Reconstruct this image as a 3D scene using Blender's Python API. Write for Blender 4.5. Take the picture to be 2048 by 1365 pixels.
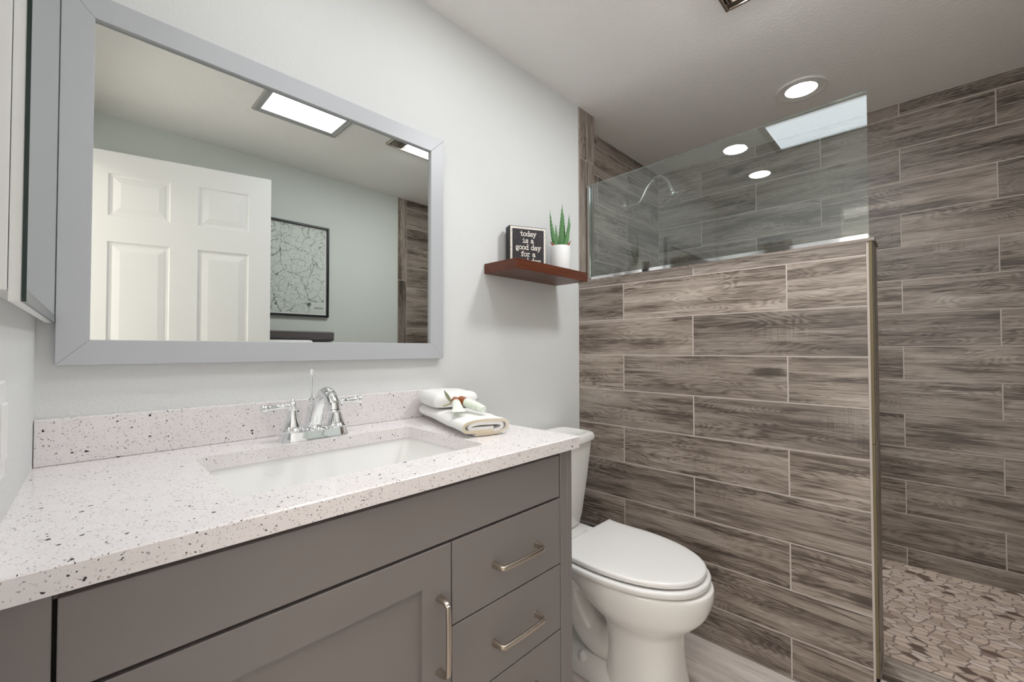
import bpy, bmesh, math, random
from mathutils import Vector, Matrix, noise

for o in list(bpy.data.objects):
    bpy.data.objects.remove(o)
S = bpy.context.scene
COL = S.collection
PI = math.pi

# ------------------------------------------------------------------ camera, world, exposure
def make_camera():
    cam = bpy.data.cameras.new('camera')
    cam.sensor_width = 36.0
    cam.lens = 858.33 * 36.0 / 2048.0
    cam.clip_start = 0.01
    o = bpy.data.objects.new('camera', cam)
    COL.objects.link(o)
    yaw, pit, rol = math.radians(45.678), math.radians(1.1205), math.radians(-0.093)
    F = Vector((math.sin(yaw) * math.cos(pit), math.cos(yaw) * math.cos(pit), math.sin(pit)))
    R = F.cross(Vector((0, 0, 1))).normalized()
    U = R.cross(F)
    R2 = R * math.cos(rol) + U * math.sin(rol)
    U2 = -R * math.sin(rol) + U * math.cos(rol)
    m = Matrix((R2, U2, -F)).transposed().to_4x4()
    m.translation = Vector((0.0, -1.2, 1.097))
    o.matrix_world = m
    S.camera = o
make_camera()

w = bpy.data.worlds.new('world')
S.world = w
w.use_nodes = True
w.node_tree.nodes['Background'].inputs[0].default_value = (0.9, 0.95, 1.0, 1)
w.node_tree.nodes['Background'].inputs[1].default_value = 0.02

S.view_settings.view_transform = 'Standard'
S.view_settings.look = 'None'
S.view_settings.gamma = 1.0
S.view_settings.use_curve_mapping = False
S.view_settings.exposure = 0.75
S.cycles.sample_clamp_indirect = 4.0
S.cycles.max_bounces = 14
S.cycles.diffuse_bounces = 8
S.cycles.glossy_bounces = 8
S.cycles.transparent_max_bounces = 16
S.cycles.use_denoising = True

# strengths of the room's lamps and the added hall fill (radiance)
L_VANITY = 18
L_SHOWER = 5
B_SHOWER, B_VANITY = 1.7, 0.38   # watts of the downward beams
L_FAN = 45
L_SKY = 2.9
L_HALL = 24
L_FILL = 3.2        # added glowing panes in the hallway, fill from the camera side

# ------------------------------------------------------------------ measured dimensions (metres)
HC = 2.263            # ceiling
XP, XPB = 1.684, 1.8125   # half wall front and back faces
YE = -1.0781          # half wall free end
XF = 2.7244           # far shower wall
YR = 0.089            # recessed shower wall
YC = -1.7264          # wall behind the camera
ZK = 0.8801           # counter top
PITCH = 0.1561
def xw(y):            # the switch wall is slightly out of square
    return -0.0484 + 0.031 * y
def ptop(y):          # the half wall's top rises a little toward its free end
    return 1.410 + 0.0134 * (-y)

# ------------------------------------------------------------------ node helpers
class NT:
    def __init__(self, name, **bsdf):
        self.m = bpy.data.materials.new(name)
        self.m.use_nodes = True
        self.t = self.m.node_tree
        self.n = self.t.nodes
        self.b = self.n['Principled BSDF']
        for k, v in bsdf.items():
            self.set(self.b, k.replace('_', ' '), v)
    def set(self, node, sock, v):
        s = node.inputs[sock]
        if isinstance(v, bpy.types.NodeSocket):
            self.t.links.new(v, s)
        else:
            if hasattr(s.default_value, '__len__') and not hasattr(v, '__len__'):
                v = (v,) * len(s.default_value)
            if hasattr(s.default_value, '__len__') and len(s.default_value) == 4 and len(v) == 3:
                v = tuple(v) + (1.0,)
            s.default_value = v
    def add(self, kind, ins=None, **props):
        nd = self.n.new(kind)
        for k, v in props.items():
            setattr(nd, k, v)
        for k, v in (ins or {}).items():
            self.set(nd, k, v)
        return nd
    def math(self, op, a, b=0.0, c=0.0, clamp=False):
        nd = self.add('ShaderNodeMath', {0: a, 1: b, 2: c}, operation=op)
        nd.use_clamp = clamp
        return nd.outputs[0]
    def vmath(self, op, a, b=(0, 0, 0)):
        return self.add('ShaderNodeVectorMath', {0: a, 1: b}, operation=op).outputs[0]
    def noise(self, vec, scale, detail=2.0, rough=0.5, dist=0.0):
        return self.add('ShaderNodeTexNoise', {'Vector': vec, 'Scale': scale, 'Detail': detail, 'Roughness': rough, 'Distortion': dist}).outputs[0]
    def mix(self, f, a, b, mode='MIX'):
        nd = self.add('ShaderNodeMix', data_type='RGBA', blend_type=mode)
        self.set(nd, 0, f)
        nd.inputs[6].default_value = (0, 0, 0, 1)
        self.set(nd, 6, a)
        self.set(nd, 7, b)
        return nd.outputs[2]
    def ramp(self, f, stops):
        nd = self.add('ShaderNodeValToRGB', {0: f})
        e = nd.color_ramp.elements
        while len(e) < len(stops):
            e.new(0.5)
        for i, (p, c) in enumerate(stops):
            e[i].position = p
            e[i].color = tuple(c) + (1.0,) if len(c) == 3 else c
        return nd.outputs[0]
    def maprange(self, v, a, b, c=0.0, d=1.0):
        nd = self.add('ShaderNodeMapRange', {0: v, 1: a, 2: b, 3: c, 4: d})
        nd.clamp = True
        return nd.outputs[0]
    def bump(self, h, strength=0.3, distance=0.001):
        nd = self.add('ShaderNodeBump', {'Height': h, 'Strength': strength, 'Distance': distance})
        self.set(self.b, 'Normal', nd.outputs[0])
    def col(self, c):
        self.set(self.b, 'Base Color', c)
    def obj(self):
        return self.add('ShaderNodeTexCoord').outputs['Object']
    def pos(self):
        return self.add('ShaderNodeNewGeometry').outputs['Position']

def srgb(r, g, b):
    f = lambda c: (c / 255 / 12.92) if c / 255 <= 0.04045 else ((c / 255 + 0.055) / 1.055) ** 2.4
    return (f(r), f(g), f(b))

def plain(name, c, rough=0.5, metal=0.0, **kw):
    n = NT(name, Base_Color=c, Roughness=rough, Metallic=metal, **kw)
    # a touch of procedural variation in the gloss
    v = n.noise(n.obj(), 35.0, 2.0)
    n.set(n.b, 'Roughness', n.maprange(v, 0.3, 0.7, max(rough - 0.004, 0.0), rough + 0.004))
    return n.m

def plaster(name, c, scale=150.0, strength=0.22, dist=0.0014):
    n = NT(name, Base_Color=c, Roughness=0.75)
    p = n.pos()
    a = n.noise(p, scale, 2.0, 0.55)
    b = n.noise(p, scale * 0.28, 2.0, 0.5)
    h = n.math('ADD', n.maprange(a, 0.42, 0.62), n.math('MULTIPLY', b, 0.6))
    n.bump(h, strength, dist)
    return n.m

def wood_tile(name, dark, mid, light, tone=(0.74, 1.16), rough=0.42, contrast=1.0):
    n = NT(name, Roughness=rough)
    uv = n.add('ShaderNodeUVMap', uv_map='uv').outputs[0]
    rnd = n.add('ShaderNodeAttribute', attribute_name='rnd').outputs['Fac']
    off = n.add('ShaderNodeCombineXYZ', {0: n.math('MULTIPLY', rnd, 13.7), 1: n.math('MULTIPLY', rnd, 7.3), 2: n.math('MULTIPLY', rnd, 53.1)}).outputs[0]
    P = n.vmath('ADD', uv, off)
    def sc(x, y):
        return n.vmath('MULTIPLY', P, (x, y, 1.0))
    h = n.noise(sc(2.6, 13.0), 1.0, 2.0, 0.45, 0.35)
    warp = n.noise(sc(9.0, 60.0), 1.0, 2.0, 0.5)
    vo = n.add('ShaderNodeTexVoronoi', {'Vector': sc(2.3, 7.5), 'Scale': 1.0})
    ksel = n.math('GREATER_THAN', n.add('ShaderNodeSeparateColor', {0: vo.outputs['Color']}).outputs[0], 0.55)
    h = n.math('ADD', h, n.math('MULTIPLY', n.math('MULTIPLY', n.maprange(vo.outputs['Distance'], 0.0, 0.55, 1.0, 0.0), ksel), 0.30))
    ring = n.math('SINE', n.math('ADD', n.math('MULTIPLY', h, 150.0), n.math('MULTIPLY', warp, 6.0)))
    ring = n.maprange(ring, -1.0, 0.7)
    fine = n.noise(sc(16.0, 420.0), 1.0, 3.0, 0.6)
    fine2 = n.noise(sc(7.0, 150.0), 1.0, 2.0, 0.6)
    streak = n.noise(sc(1.5, 27.0), 1.0, 4.0, 0.6, 0.5)
    blotch = n.noise(sc(3.0, 9.0), 1.0, 2.0, 0.5)
    saw = n.noise(sc(260.0, 9.0), 1.0, 2.0, 0.5)
    sawm = n.maprange(n.noise(sc(3.0, 12.0), 1.0, 1.0), 0.62, 0.76)
    gm = n.maprange(n.noise(sc(2.4, 8.0), 1.0, 1.0), 0.38, 0.62, 0.15, 1.0)
    v = n.math('MULTIPLY', n.math('MULTIPLY', n.math('SUBTRACT', ring, 0.6), gm), 0.17)
    v = n.math('ADD', v, n.math('MULTIPLY', n.math('SUBTRACT', streak, 0.5), 1.0))
    v = n.math('ADD', v, n.math('MULTIPLY', n.math('SUBTRACT', blotch, 0.5), 0.55))
    v = n.math('ADD', v, n.math('MULTIPLY', n.math('SUBTRACT', fine, 0.5), 0.62))
    v = n.math('ADD', v, n.math('MULTIPLY', n.math('SUBTRACT', fine2, 0.5), 0.5))
    v = n.math('ADD', v, n.math('MULTIPLY', n.math('MULTIPLY', n.math('SUBTRACT', saw, 0.45), sawm), 0.35))
    v = n.math('ADD', n.math('MULTIPLY', v, contrast * 0.98), 0.53)
    # dark veins
    cn = n.noise(sc(3.2, 46.0), 1.0, 3.0, 0.55, 0.8)
    cr = n.math('POWER', n.math('SUBTRACT', 1.0, n.math('ABSOLUTE', n.math('SUBTRACT', n.math('MULTIPLY', cn, 2.0), 1.0)), clamp=True), 14.0)
    crm = n.maprange(n.noise(sc(2.0, 10.0), 1.3, 1.0), 0.50, 0.68)
    v = n.math('SUBTRACT', v, n.math('MULTIPLY', n.math('MULTIPLY', cr, crm), 0.42))
    # knots
    kd = n.math('ADD', vo.outputs['Distance'], n.math('MULTIPLY', n.math('SUBTRACT', warp, 0.5), 0.10))
    knot = n.math('MULTIPLY', n.maprange(kd, 0.01, 0.17, 1.0, 0.0), ksel)
    v = n.math('SUBTRACT', v, n.math('MULTIPLY', knot, 0.7))
    c = n.ramp(v, [(0.0, [k * 0.55 for k in dark]), (0.3, dark), (0.55, mid), (0.85, light)])
    r2 = n.math('FRACT', n.math('MULTIPLY', rnd, 91.7))
    tn = n.maprange(r2, 0.0, 1.0, tone[0], tone[1])
    c = n.mix(1.0, c, n.add('ShaderNodeCombineColor', {0: tn, 1: tn, 2: tn}).outputs[0], 'MULTIPLY')
    n.col(c)
    n.bump(n.math('ADD', n.math('MULTIPLY', fine, 0.6), n.math('MULTIPLY', ring, 0.15)), 0.25, 0.0006)
    return n.m

def quartz(name):
    n = NT(name, Roughness=0.14)
    p = n.pos()
    base = n.mix(n.noise(p, 40.0, 3.0), srgb(223, 217, 217), srgb(234, 230, 230))
    wv = n.add('ShaderNodeTexNoise', {'Vector': p, 'Scale': 160.0, 'Detail': 2.0}).outputs[1]
    pw = n.vmath('ADD', p, n.vmath('MULTIPLY', n.vmath('SUBTRACT', wv, (0.5, 0.5, 0.5)), (0.0075, 0.0075, 0.0075)))
    def layer(c, scale, prob, r0, r1, colr, off):
        pp = n.vmath('ADD', pw, off)
        vo = n.add('ShaderNodeTexVoronoi', {'Vector': pp, 'Scale': scale})
        sp = n.add('ShaderNodeSeparateColor', {0: vo.outputs['Color']})
        on = n.math('LESS_THAN', sp.outputs[0], prob)
        rad = n.maprange(sp.outputs[1], 0.0, 1.0, r0, r1)
        f = n.math('MULTIPLY', n.math('LESS_THAN', vo.outputs['Distance'], rad), on)
        return n.mix(f, c, colr)
    c = layer(base, 420.0, 0.30, 0.22, 0.44, srgb(200, 191, 193), (3.1, 0, 0))
    c = layer(c, 260.0, 0.16, 0.20, 0.40, srgb(172, 164, 167), (0.3, 0.7, 0))
    c = layer(c, 330.0, 0.09, 0.18, 0.36, srgb(122, 116, 120), (0.9, 0, 0.4))
    c = layer(c, 170.0, 0.11, 0.13, 0.30, srgb(58, 55, 58), (0, 0.21, 0.9))
    c = layer(c, 105.0, 0.075, 0.13, 0.31, srgb(24, 23, 25), (0.77, 0.13, 0.2))
    n.col(c)
    return n.m

def pebbles(name):
    n = NT(name, Roughness=0.5)
    p = n.pos()
    wv = n.add('ShaderNodeTexNoise', {'Vector': p, 'Scale': 26.0, 'Detail': 1.0}).outputs[1]
    pw = n.vmath('ADD', p, n.vmath('MULTIPLY', n.vmath('SUBTRACT', wv, (0.5, 0.5, 0.5)), (0.010, 0.010, 0.010)))
    mp = n.add('ShaderNodeMapping', {'Vector': pw, 'Rotation': (0, 0, 0.2), 'Scale': (40.0, 25.0, 1.0)})
    v1 = n.add('ShaderNodeTexVoronoi', {'Vector': mp.outputs[0], 'Scale': 1.0, 'Randomness': 0.95}, voronoi_dimensions='2D')
    v2 = n.add('ShaderNodeTexVoronoi', {'Vector': mp.outputs[0], 'Scale': 1.0, 'Randomness': 0.95}, voronoi_dimensions='2D', feature='DISTANCE_TO_EDGE')
    sp = n.add('ShaderNodeSeparateColor', {0: v1.outputs['Color']})
    c = n.ramp(sp.outputs[0], [(0.0, srgb(96, 78, 66)), (0.07, srgb(112, 92, 80)), (0.09, srgb(206, 186, 170)), (0.30, srgb(198, 178, 162)),
                               (0.34, srgb(224, 204, 188)), (0.7, srgb(232, 214, 200)), (0.74, srgb(216, 196, 182)), (1.0, srgb(238, 224, 214))])
    c = n.mix(n.math('MULTIPLY', n.noise(pw, 160.0, 3.0), 0.35), c, srgb(130, 110, 100))
    edge = n.maprange(v2.outputs[0], 0.045, 0.085)
    c = n.mix(edge, srgb(146, 132, 124), c)
    n.col(c)
    n.bump(edge, 0.45, 0.002)
    return n.m

def emitter(name, c, s):
    m = bpy.data.materials.new(name)
    m.use_nodes = True
    nt = m.node_tree
    nt.nodes.clear()
    e = nt.nodes.new('ShaderNodeEmission')
    e.inputs[0].default_value = tuple(c) + (1,)
    e.inputs[1].default_value = s
    o = nt.nodes.new('ShaderNodeOutputMaterial')
    nt.links.new(e.outputs[0], o.inputs[0])
    return m

def clear_glass(name):
    n = NT(name)
    n.n.remove(n.b)
    g = n.add('ShaderNodeNewGeometry')
    d = n.add('ShaderNodeVectorMath', {0: g.outputs['Incoming'], 1: g.outputs['Normal']}, operation='DOT_PRODUCT').outputs['Value']
    k = n.math('SUBTRACT', 1.0, n.math('ABSOLUTE', d), clamp=True)
    fr = n.math('ADD', 0.075, n.math('MULTIPLY', n.math('POWER', k, 5.0), 0.925), clamp=True)
    tr = n.add('ShaderNodeBsdfTransparent', {0: (0.90, 0.945, 0.93, 1)})
    gl = n.add('ShaderNodeBsdfGlossy', {0: (1, 1, 1, 1), 'Roughness': 0.0})
    mx = n.add('ShaderNodeMixShader', {0: fr, 1: tr.outputs[0], 2: gl.outputs[0]})
    n.t.links.new(mx.outputs[0], n.n['Material Output'].inputs[0])
    return n.m

M = {}
M['wall'] = plaster('white wall paint', (0.695, 0.705, 0.70))
M['wall_green'] = plaster('pale green grey wall paint', (0.70, 0.735, 0.70))
M['ceiling'] = plaster('ceiling paint', (0.90, 0.89, 0.875), 120.0, 0.26, 0.0018)
M['trimwhite'] = plain('white trim paint', (0.80, 0.80, 0.79), 0.35)
M['doorwhite'] = plain('white door paint', (0.76, 0.75, 0.745), 0.4)
M['tile'] = wood_tile('wood look tile', srgb(92, 81, 73), srgb(147, 135, 125), srgb(182, 172, 164))
M['tile_dark'] = M['tile']
M['floor'] = wood_tile('pale wood look floor tile', srgb(165, 153, 145), srgb(196, 186, 179), srgb(214, 206, 200), (0.93, 1.05), 0.35, 0.7)
M['grout'] = plain('pale grout', srgb(190, 180, 174), 0.85)
M['floor_grout'] = plain('floor grout', srgb(186, 178, 172), 0.85)
M['tile_edge'] = plain('raw tile edge', srgb(112, 100, 74), 0.8)
M['quartz'] = quartz('speckled quartz')
M['cab'] = plain('taupe cabinet paint', srgb(124, 118, 116), 0.38)
M['gap_dark'] = plain('dark gap backing', srgb(40, 36, 34), 0.7)  # near-black backing; paints shade into the vanity gaps, also backs the fan grille
M['frame'] = plain('grey mirror frame paint', srgb(182, 184, 188), 0.4)
M['nickel'] = plain('brushed nickel', srgb(196, 186, 174), 0.24, 1.0)
M['chrome'] = plain('chrome', (0.86, 0.87, 0.88), 0.06, 1.0)
M['mirror'] = NT('silvered mirror', Base_Color=(0.69, 0.715, 0.69), Roughness=0.0, Metallic=1.0).m
M['mirror_edge'] = plain('green glass edge', (0.004, 0.02, 0.016), 0.15)
M['bevel'] = plain('dark grey cabinet lip', srgb(110, 113, 116), 0.3)
M['porcelain'] = plain('white porcelain', (0.82, 0.81, 0.78), 0.12, 0.0, Coat_Weight=0.3, Coat_Roughness=0.05)
M['basin'] = plain('white sink glaze', (0.84, 0.835, 0.82), 0.14)
M['seat'] = plain('white seat plastic', (0.80, 0.79, 0.775), 0.28)
M['black'] = plain('black frame lacquer', (0.008, 0.008, 0.009), 0.4)
M['glass'] = clear_glass('clear panel glass')
M['shelf'] = None
M['pebble'] = pebbles('stone mosaic')
M['plate'] = plain('white switch plastic', (0.78, 0.78, 0.78), 0.35)
M['pot'] = plain('matt white pot', (0.80, 0.80, 0.80), 0.55)
M['ring'] = plain('light trim enamel', (0.78, 0.77, 0.74), 0.35)
M['skyframe'] = plain('grey skylight trim', srgb(158, 158, 157), 0.5)
M['lens'] = emitter('vanity lamp lens', (0.98, 0.99, 1.0), L_VANITY)
M['lens_shower'] = emitter('shower lamp lens', (0.98, 0.99, 1.0), L_SHOWER)
M['lens_fan'] = emitter('fan lamp lens', (0.98, 0.99, 1.0), L_FAN)
M['sky_panel'] = emitter('skylight diffuser', (0.88, 0.94, 1.0), L_SKY)
M['hall_lens'] = emitter('warm hall lamp', (1.0, 0.90, 0.80), L_HALL)

M['fill_glow'] = emitter('added hall fill glow', (1.0, 0.955, 0.895), L_FILL)  # emission of the added hall panes, there only to brighten the room

def shelf_wood():
    n = NT('red brown stained wood', Roughness=0.38)
    p = n.vmath('MULTIPLY', n.pos(), (6.0, 60.0, 90.0))
    v = n.noise(p, 1.0, 4.0, 0.6, 0.5)
    n.col(n.ramp(v, [(0.25, srgb(60, 25, 12)), (0.5, srgb(86, 39, 17)), (0.78, srgb(108, 53, 25))]))
    n.bump(v, 0.1, 0.0005)
    return n.m
M['shelf'] = shelf_wood()

def towel_mat(name, c, scale=900.0, tint=None):
    n = NT(name, Base_Color=c, Roughness=0.95)
    n.set(n.b, 'Sheen Weight', 0.3)
    p = n.obj()
    h = n.noise(p, scale, 2.0, 0.6)
    if tint:
        n.col(n.mix(n.maprange(n.noise(p, 14.0, 2.0), 0.35, 0.7), c, tint))
    n.bump(h, 0.5, 0.0025)
    return n.m
M['towel'] = towel_mat('white terry cloth', (0.86, 0.855, 0.84))
M['towel_edge'] = towel_mat('cream towel hem', srgb(226, 210, 178), 900.0, srgb(236, 228, 214))
M['towel_grey'] = towel_mat('charcoal ribbed cloth', srgb(92, 84, 86), 500.0)

# ------------------------------------------------------------------ mesh helpers
def obj(name, bm, mats, parent=None, smooth=False, bevel=0.0, segs=2, recalc=True):
    if recalc:
        bmesh.ops.recalc_face_normals(bm, faces=bm.faces)
    if parent is not None:
        bm.transform(Matrix.Translation(-ROOTLOC[parent.name]))
    me = bpy.data.meshes.new(name)
    bm.to_mesh(me)
    bm.free()
    for m in (mats if isinstance(mats, (list, tuple)) else [mats]):
        me.materials.append(m)
    if smooth:
        me.polygons.foreach_set('use_smooth', [True] * len(me.polygons))
        if smooth != 'all':
            try:
                me.set_sharp_from_angle(angle=math.radians(smooth if smooth is not True else 40))
            except Exception:
                pass
    o = bpy.data.objects.new(name, me)
    COL.objects.link(o)
    if parent is not None:
        o.parent = parent
        ROOTLOC[o.name] = ROOTLOC[parent.name].copy()
    else:
        ROOTLOC[o.name] = Vector((0, 0, 0))
    if bevel > 0:
        b = o.modifiers.new('edge', 'BEVEL')
        b.width = bevel
        b.segments = segs
        b.limit_method = 'ANGLE'
        b.angle_limit = math.radians(35)
        b.harden_normals = False
    return o
ROOTLOC = {}

def thing(name, label, cat, loc, group=None, kind=None):
    o = bpy.data.objects.new(name, None)
    COL.objects.link(o)
    o.location = loc
    o.empty_display_size = 0.05
    ROOTLOC[o.name] = Vector(loc)
    return tag(o, label, cat, group, kind)

def tag(o, label=None, cat=None, group=None, kind=None):
    if label: o['label'] = label
    if cat: o['category'] = cat
    if group: o['group'] = group
    if kind: o['kind'] = kind
    return o

def box(bm, x0, x1, y0, y1, z0, z1, mi=0):
    vs = [bm.verts.new((x, y, z)) for z in (z0, z1) for y in (y0, y1) for x in (x0, x1)]
    for f in ((0, 2, 3, 1), (4, 5, 7, 6), (0, 1, 5, 4), (2, 6, 7, 3), (0, 4, 6, 2), (1, 3, 7, 5)):
        fc = bm.faces.new([vs[i] for i in f])
        fc.material_index = mi
    return bm

def bx(*a, mi=0):
    return box(bmesh.new(), *a, mi=mi)

def prism(bm, poly, z0, z1, mi=0):
    a = [bm.verts.new((p[0], p[1], z0)) for p in poly]
    b = [bm.verts.new((p[0], p[1], z1)) for p in poly]
    n = len(poly)
    fs = [bm.faces.new(a[::-1]), bm.faces.new(b)]
    for i in range(n):
        fs.append(bm.faces.new((a[i], a[(i + 1) % n], b[(i + 1) % n], b[i])))
    for f in fs:
        f.material_index = mi
    return bm

def loft(bm, rings, cap0=True, cap1=True, closed=True, mi=0):
    vr = [[bm.verts.new(p) for p in r] for r in rings]
    n = len(rings[0])
    for i in range(len(vr) - 1):
        for j in range(n if closed else n - 1):
            k = (j + 1) % n
            f = bm.faces.new((vr[i][j], vr[i][k], vr[i + 1][k], vr[i + 1][j]))
            f.material_index = mi
    if cap0:
        bm.faces.new(vr[0][::-1]).material_index = mi
    if cap1:
        bm.faces.new(vr[-1]).material_index = mi
    return vr

def lathe(bm, prof, c=(0, 0, 0), n=32, axis=Vector((0, 0, 1)), mi=0, cap0=True, cap1=True):
    ax = Vector(axis).normalized()
    q = Vector((0, 0, 1)).rotation_difference(ax)
    rings = []
    for r, z in prof:
        rings.append([Vector(c) + q @ Vector((max(r, 1e-5) * math.cos(2 * PI * j / n), max(r, 1e-5) * math.sin(2 * PI * j / n), z)) for j in range(n)])
    loft(bm, rings, cap0, cap1, True, mi)
    return bm

def smooth_path(pts, n=8):
    P = [Vector(p) for p in pts]
    out = []
    for i in range(len(P) - 1):
        p0 = P[max(i - 1, 0)]; p1 = P[i]; p2 = P[i + 1]; p3 = P[min(i + 2, len(P) - 1)]
        for k in range(n):
            t = k / n
            out.append(0.5 * ((2 * p1) + (-p0 + p2) * t + (2 * p0 - 5 * p1 + 4 * p2 - p3) * t * t + (-p0 + 3 * p1 - 3 * p2 + p3) * t ** 3))
    out.append(P[-1])
    return out

def densify(rings, n=4):
    cols = [smooth_path(list(c), n) for c in zip(*rings)]
    return [list(r) for r in zip(*cols)]

def lerp_list(vals, m):
    out = []
    for i in range(m):
        t = i / (m - 1) * (len(vals) - 1)
        k = min(int(t), len(vals) - 2)
        out.append(vals[k] + (vals[k + 1] - vals[k]) * (t - k))
    return out

def tube(bm, pts, rad, n=14, up=Vector((0, 0, 1)), flat=(1.0, 1.0), cap=True, mi=0, sq=2.0):
    P = [Vector(p) for p in pts]
    rad = rad if isinstance(rad, (list, tuple)) else [rad] * len(P)
    if len(rad) != len(P):
        rad = lerp_list(rad, len(P))
    rings = []
    side = None
    for i, p in enumerate(P):
        t = (P[min(i + 1, len(P) - 1)] - P[max(i - 1, 0)]).normalized()
        if side is None:
            side = t.cross(up)
            if side.length < 1e-3:
                side = t.cross(Vector((1, 0, 0)))
            side.normalize()
        else:
            side = (side - t * side.dot(t)).normalized()
        u = side.cross(t).normalized()
        ring = []
        for j in range(n):
            a = 2 * PI * j / n
            c, s = math.cos(a), math.sin(a)
            c = math.copysign(abs(c) ** (2 / sq), c)
            s = math.copysign(abs(s) ** (2 / sq), s)
            ring.append(p + side * (c * rad[i] * flat[0]) + u * (s * rad[i] * flat[1]))
        rings.append(ring)
    loft(bm, rings, cap, cap, True, mi)
    return bm

def rrect(x0, x1, y0, y1, r, n=6):
    out = []
    for cx, cy, a0 in ((x1 - r, y1 - r, 0), (x0 + r, y1 - r, 90), (x0 + r, y0 + r, 180), (x1 - r, y0 + r, 270)):
        for k in range(n + 1):
            a = math.radians(a0 + 90 * k / n)
            out.append((cx + r * math.cos(a), cy + r * math.sin(a)))
    return out

# tiles: a grout plane with separate, slightly raised and chamfered tiles in one mesh
def new_tile_bm():
    bm = bmesh.new()
    bm.loops.layers.uv.new('uv')
    bm.faces.layers.float.new('rnd')
    return bm

def tile_face(bm, O, U, V, rows, u0, u1, g=0.0044, ch=0.0008, dep=0.0010, rng=None, swap=False, base=0, back=0.0):
    """rows: (v0, v1, [joints]) with v0/v1 numbers or (at u0, at u1) pairs; tiles use material base, grout base+1."""
    rng = rng or random.Random(5)
    O, U, V = Vector(O), Vector(U), Vector(V)
    N = U.cross(V).normalized()
    uvl = bm.loops.layers.uv['uv']
    rl = bm.faces.layers.float['rnd']
    def vv(v, u):
        return v if not isinstance(v, tuple) else v[0] + (v[1] - v[0]) * (u - u0) / (u1 - u0)
    def face(ps, mi, r):
        f = bm.faces.new([bm.verts.new(O + U * p[0] + V * p[1] + N * p[2]) for p in ps])
        f.material_index = mi
        f[rl] = r
        for l, p in zip(f.loops, ps):
            l[uvl].uv = (p[1], p[0]) if swap else (p[0], p[1])
        return f
    for v0, v1, joints in rows:
        js = [u0] + sorted(j for j in joints if u0 + 0.004 < j < u1 - 0.004) + [u1]
        face([(u0, vv(v0, u0), -dep), (u1, vv(v0, u1), -dep), (u1, vv(v1, u1), -dep), (u0, vv(v1, u0), -dep)], base + 1, 0.5)
        for a, b in zip(js[:-1], js[1:]):
            r = rng.random()
            h = g / 2
            c = [(a + h, vv(v0, a) + h), (b - h, vv(v0, b) + h), (b - h, vv(v1, b) - h), (a + h, vv(v1, a) - h)]
            if c[2][1] - c[1][1] < 0.002 or b - a < 0.006:
                continue
            t = [(c[0][0] + ch, c[0][1] + ch, 0), (c[1][0] - ch, c[1][1] + ch, 0), (c[2][0] - ch, c[2][1] - ch, 0), (c[3][0] + ch, c[3][1] - ch, 0)]
            d = [(p[0], p[1], -dep) for p in c]
            face(t, base, r)
            for i in range(4):
                k = (i + 1) % 4
                face([d[i], d[k], t[k], t[i]], base, r)

def rows_from(z_top, z0, z1, ja, jb, pitch=PITCH, width=0.6118, lo=-8.0, hi=8.0):
    """running-bond rows between z0 and z1 with a course line at z_top; ja, jb: a joint of the alternate courses."""
    lines = []
    k = -40
    while k < 60:
        z = z_top - k * pitch
        if z0 + 0.006 < z < z1 - 0.006:
            lines.append((z, k))
        k += 1
    lines.sort(reverse=True)
    out = []
    zs = [z1] + [l[0] for l in lines] + [z0]
    ks = [lines[0][1] - 1] + [l[1] for l in lines]
    for i in range(len(zs) - 1):
        j0 = ja if ks[i] % 2 == 0 else jb
        js = [j0 + width * q for q in range(-12, 13)]
        out.append((zs[i + 1], zs[i], js))
    return out

# ------------------------------------------------------------------ the setting
def struct(o, label=None):
    o['kind'] = 'structure'
    if label:
        o['label'] = label
    return o

# wall with the mirror
bm = bx(-0.30, XPB, 0.0, 0.12, 0.0, HC)
struct(obj('wall_back', bm, M['wall']), 'white textured plaster wall behind the vanity and the toilet')

# switch wall (slightly out of square) with the doorway
bm = bmesh.new()
def lw(y0, y1, z0, z1):
    prism(bm, [(xw(y0), y0), (xw(y1), y1), (xw(y1) - 0.115, y1), (xw(y0) - 0.115, y0)], z0, z1)
lw(0.0, -0.785, 0.0, HC)
lw(-0.785, -1.612, 2.045, HC)
lw(-1.612, YC, 0.0, HC)
struct(obj('wall_left', bm, M['wall']), 'white plaster wall with the light switch and the doorway')

# wall opposite the mirror
bm = bx(-0.30, 1.724, YC - 0.12, YC, 0.0, HC)
struct(obj('wall_front', bm, M['wall_green']), 'pale wall opposite the mirror with the framed map')

# tiled end of that wall inside the shower
bm = new_tile_bm()
box(bm, 1.724, XF + 0.1, YC - 0.12, YC - 0.0025, 0.0, HC, mi=1)
rg = random.Random(31)
tile_face(bm, (0, YC, 0), (-1, 0, 0), (0, 0, 1), rows_from(2.2009, 0.095, HC, -2.1, -2.405), -XF, -1.801, rng=rg)
bm2rows = [(-1.762, -1.724, [0.52, 1.13, 1.741]), (-1.801, -1.762, [0.52, 1.13, 1.741])]
tile_face(bm, (0, YC + 0.002, 0), (0, 0, 1), (1, 0, 0), [(1.724, 1.801, [0.41, 1.02, 1.63])], 0.0, HC, rng=rg)
struct(obj('wall_shower_front', bm, [M['tile'], M['grout']], recalc=False), 'wood-look tiled shower wall opposite the shower head')

# far shower wall
bm = new_tile_bm()
box(bm, XF + 0.009, XF + 0.12, YC - 0.12, YR + 0.12, 0.0, HC, mi=1)
tile_face(bm, (XF, 0, 0), (0, -1, 0), (0, 0, 1), rows_from(2.2009, 0.088, HC, 1.4114, 1.1062), -YR, -YC, rng=random.Random(12))
struct(obj('wall_right', bm, [M['tile'], M['grout']], recalc=False), 'long far shower wall in grey-brown wood-look tile')

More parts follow.
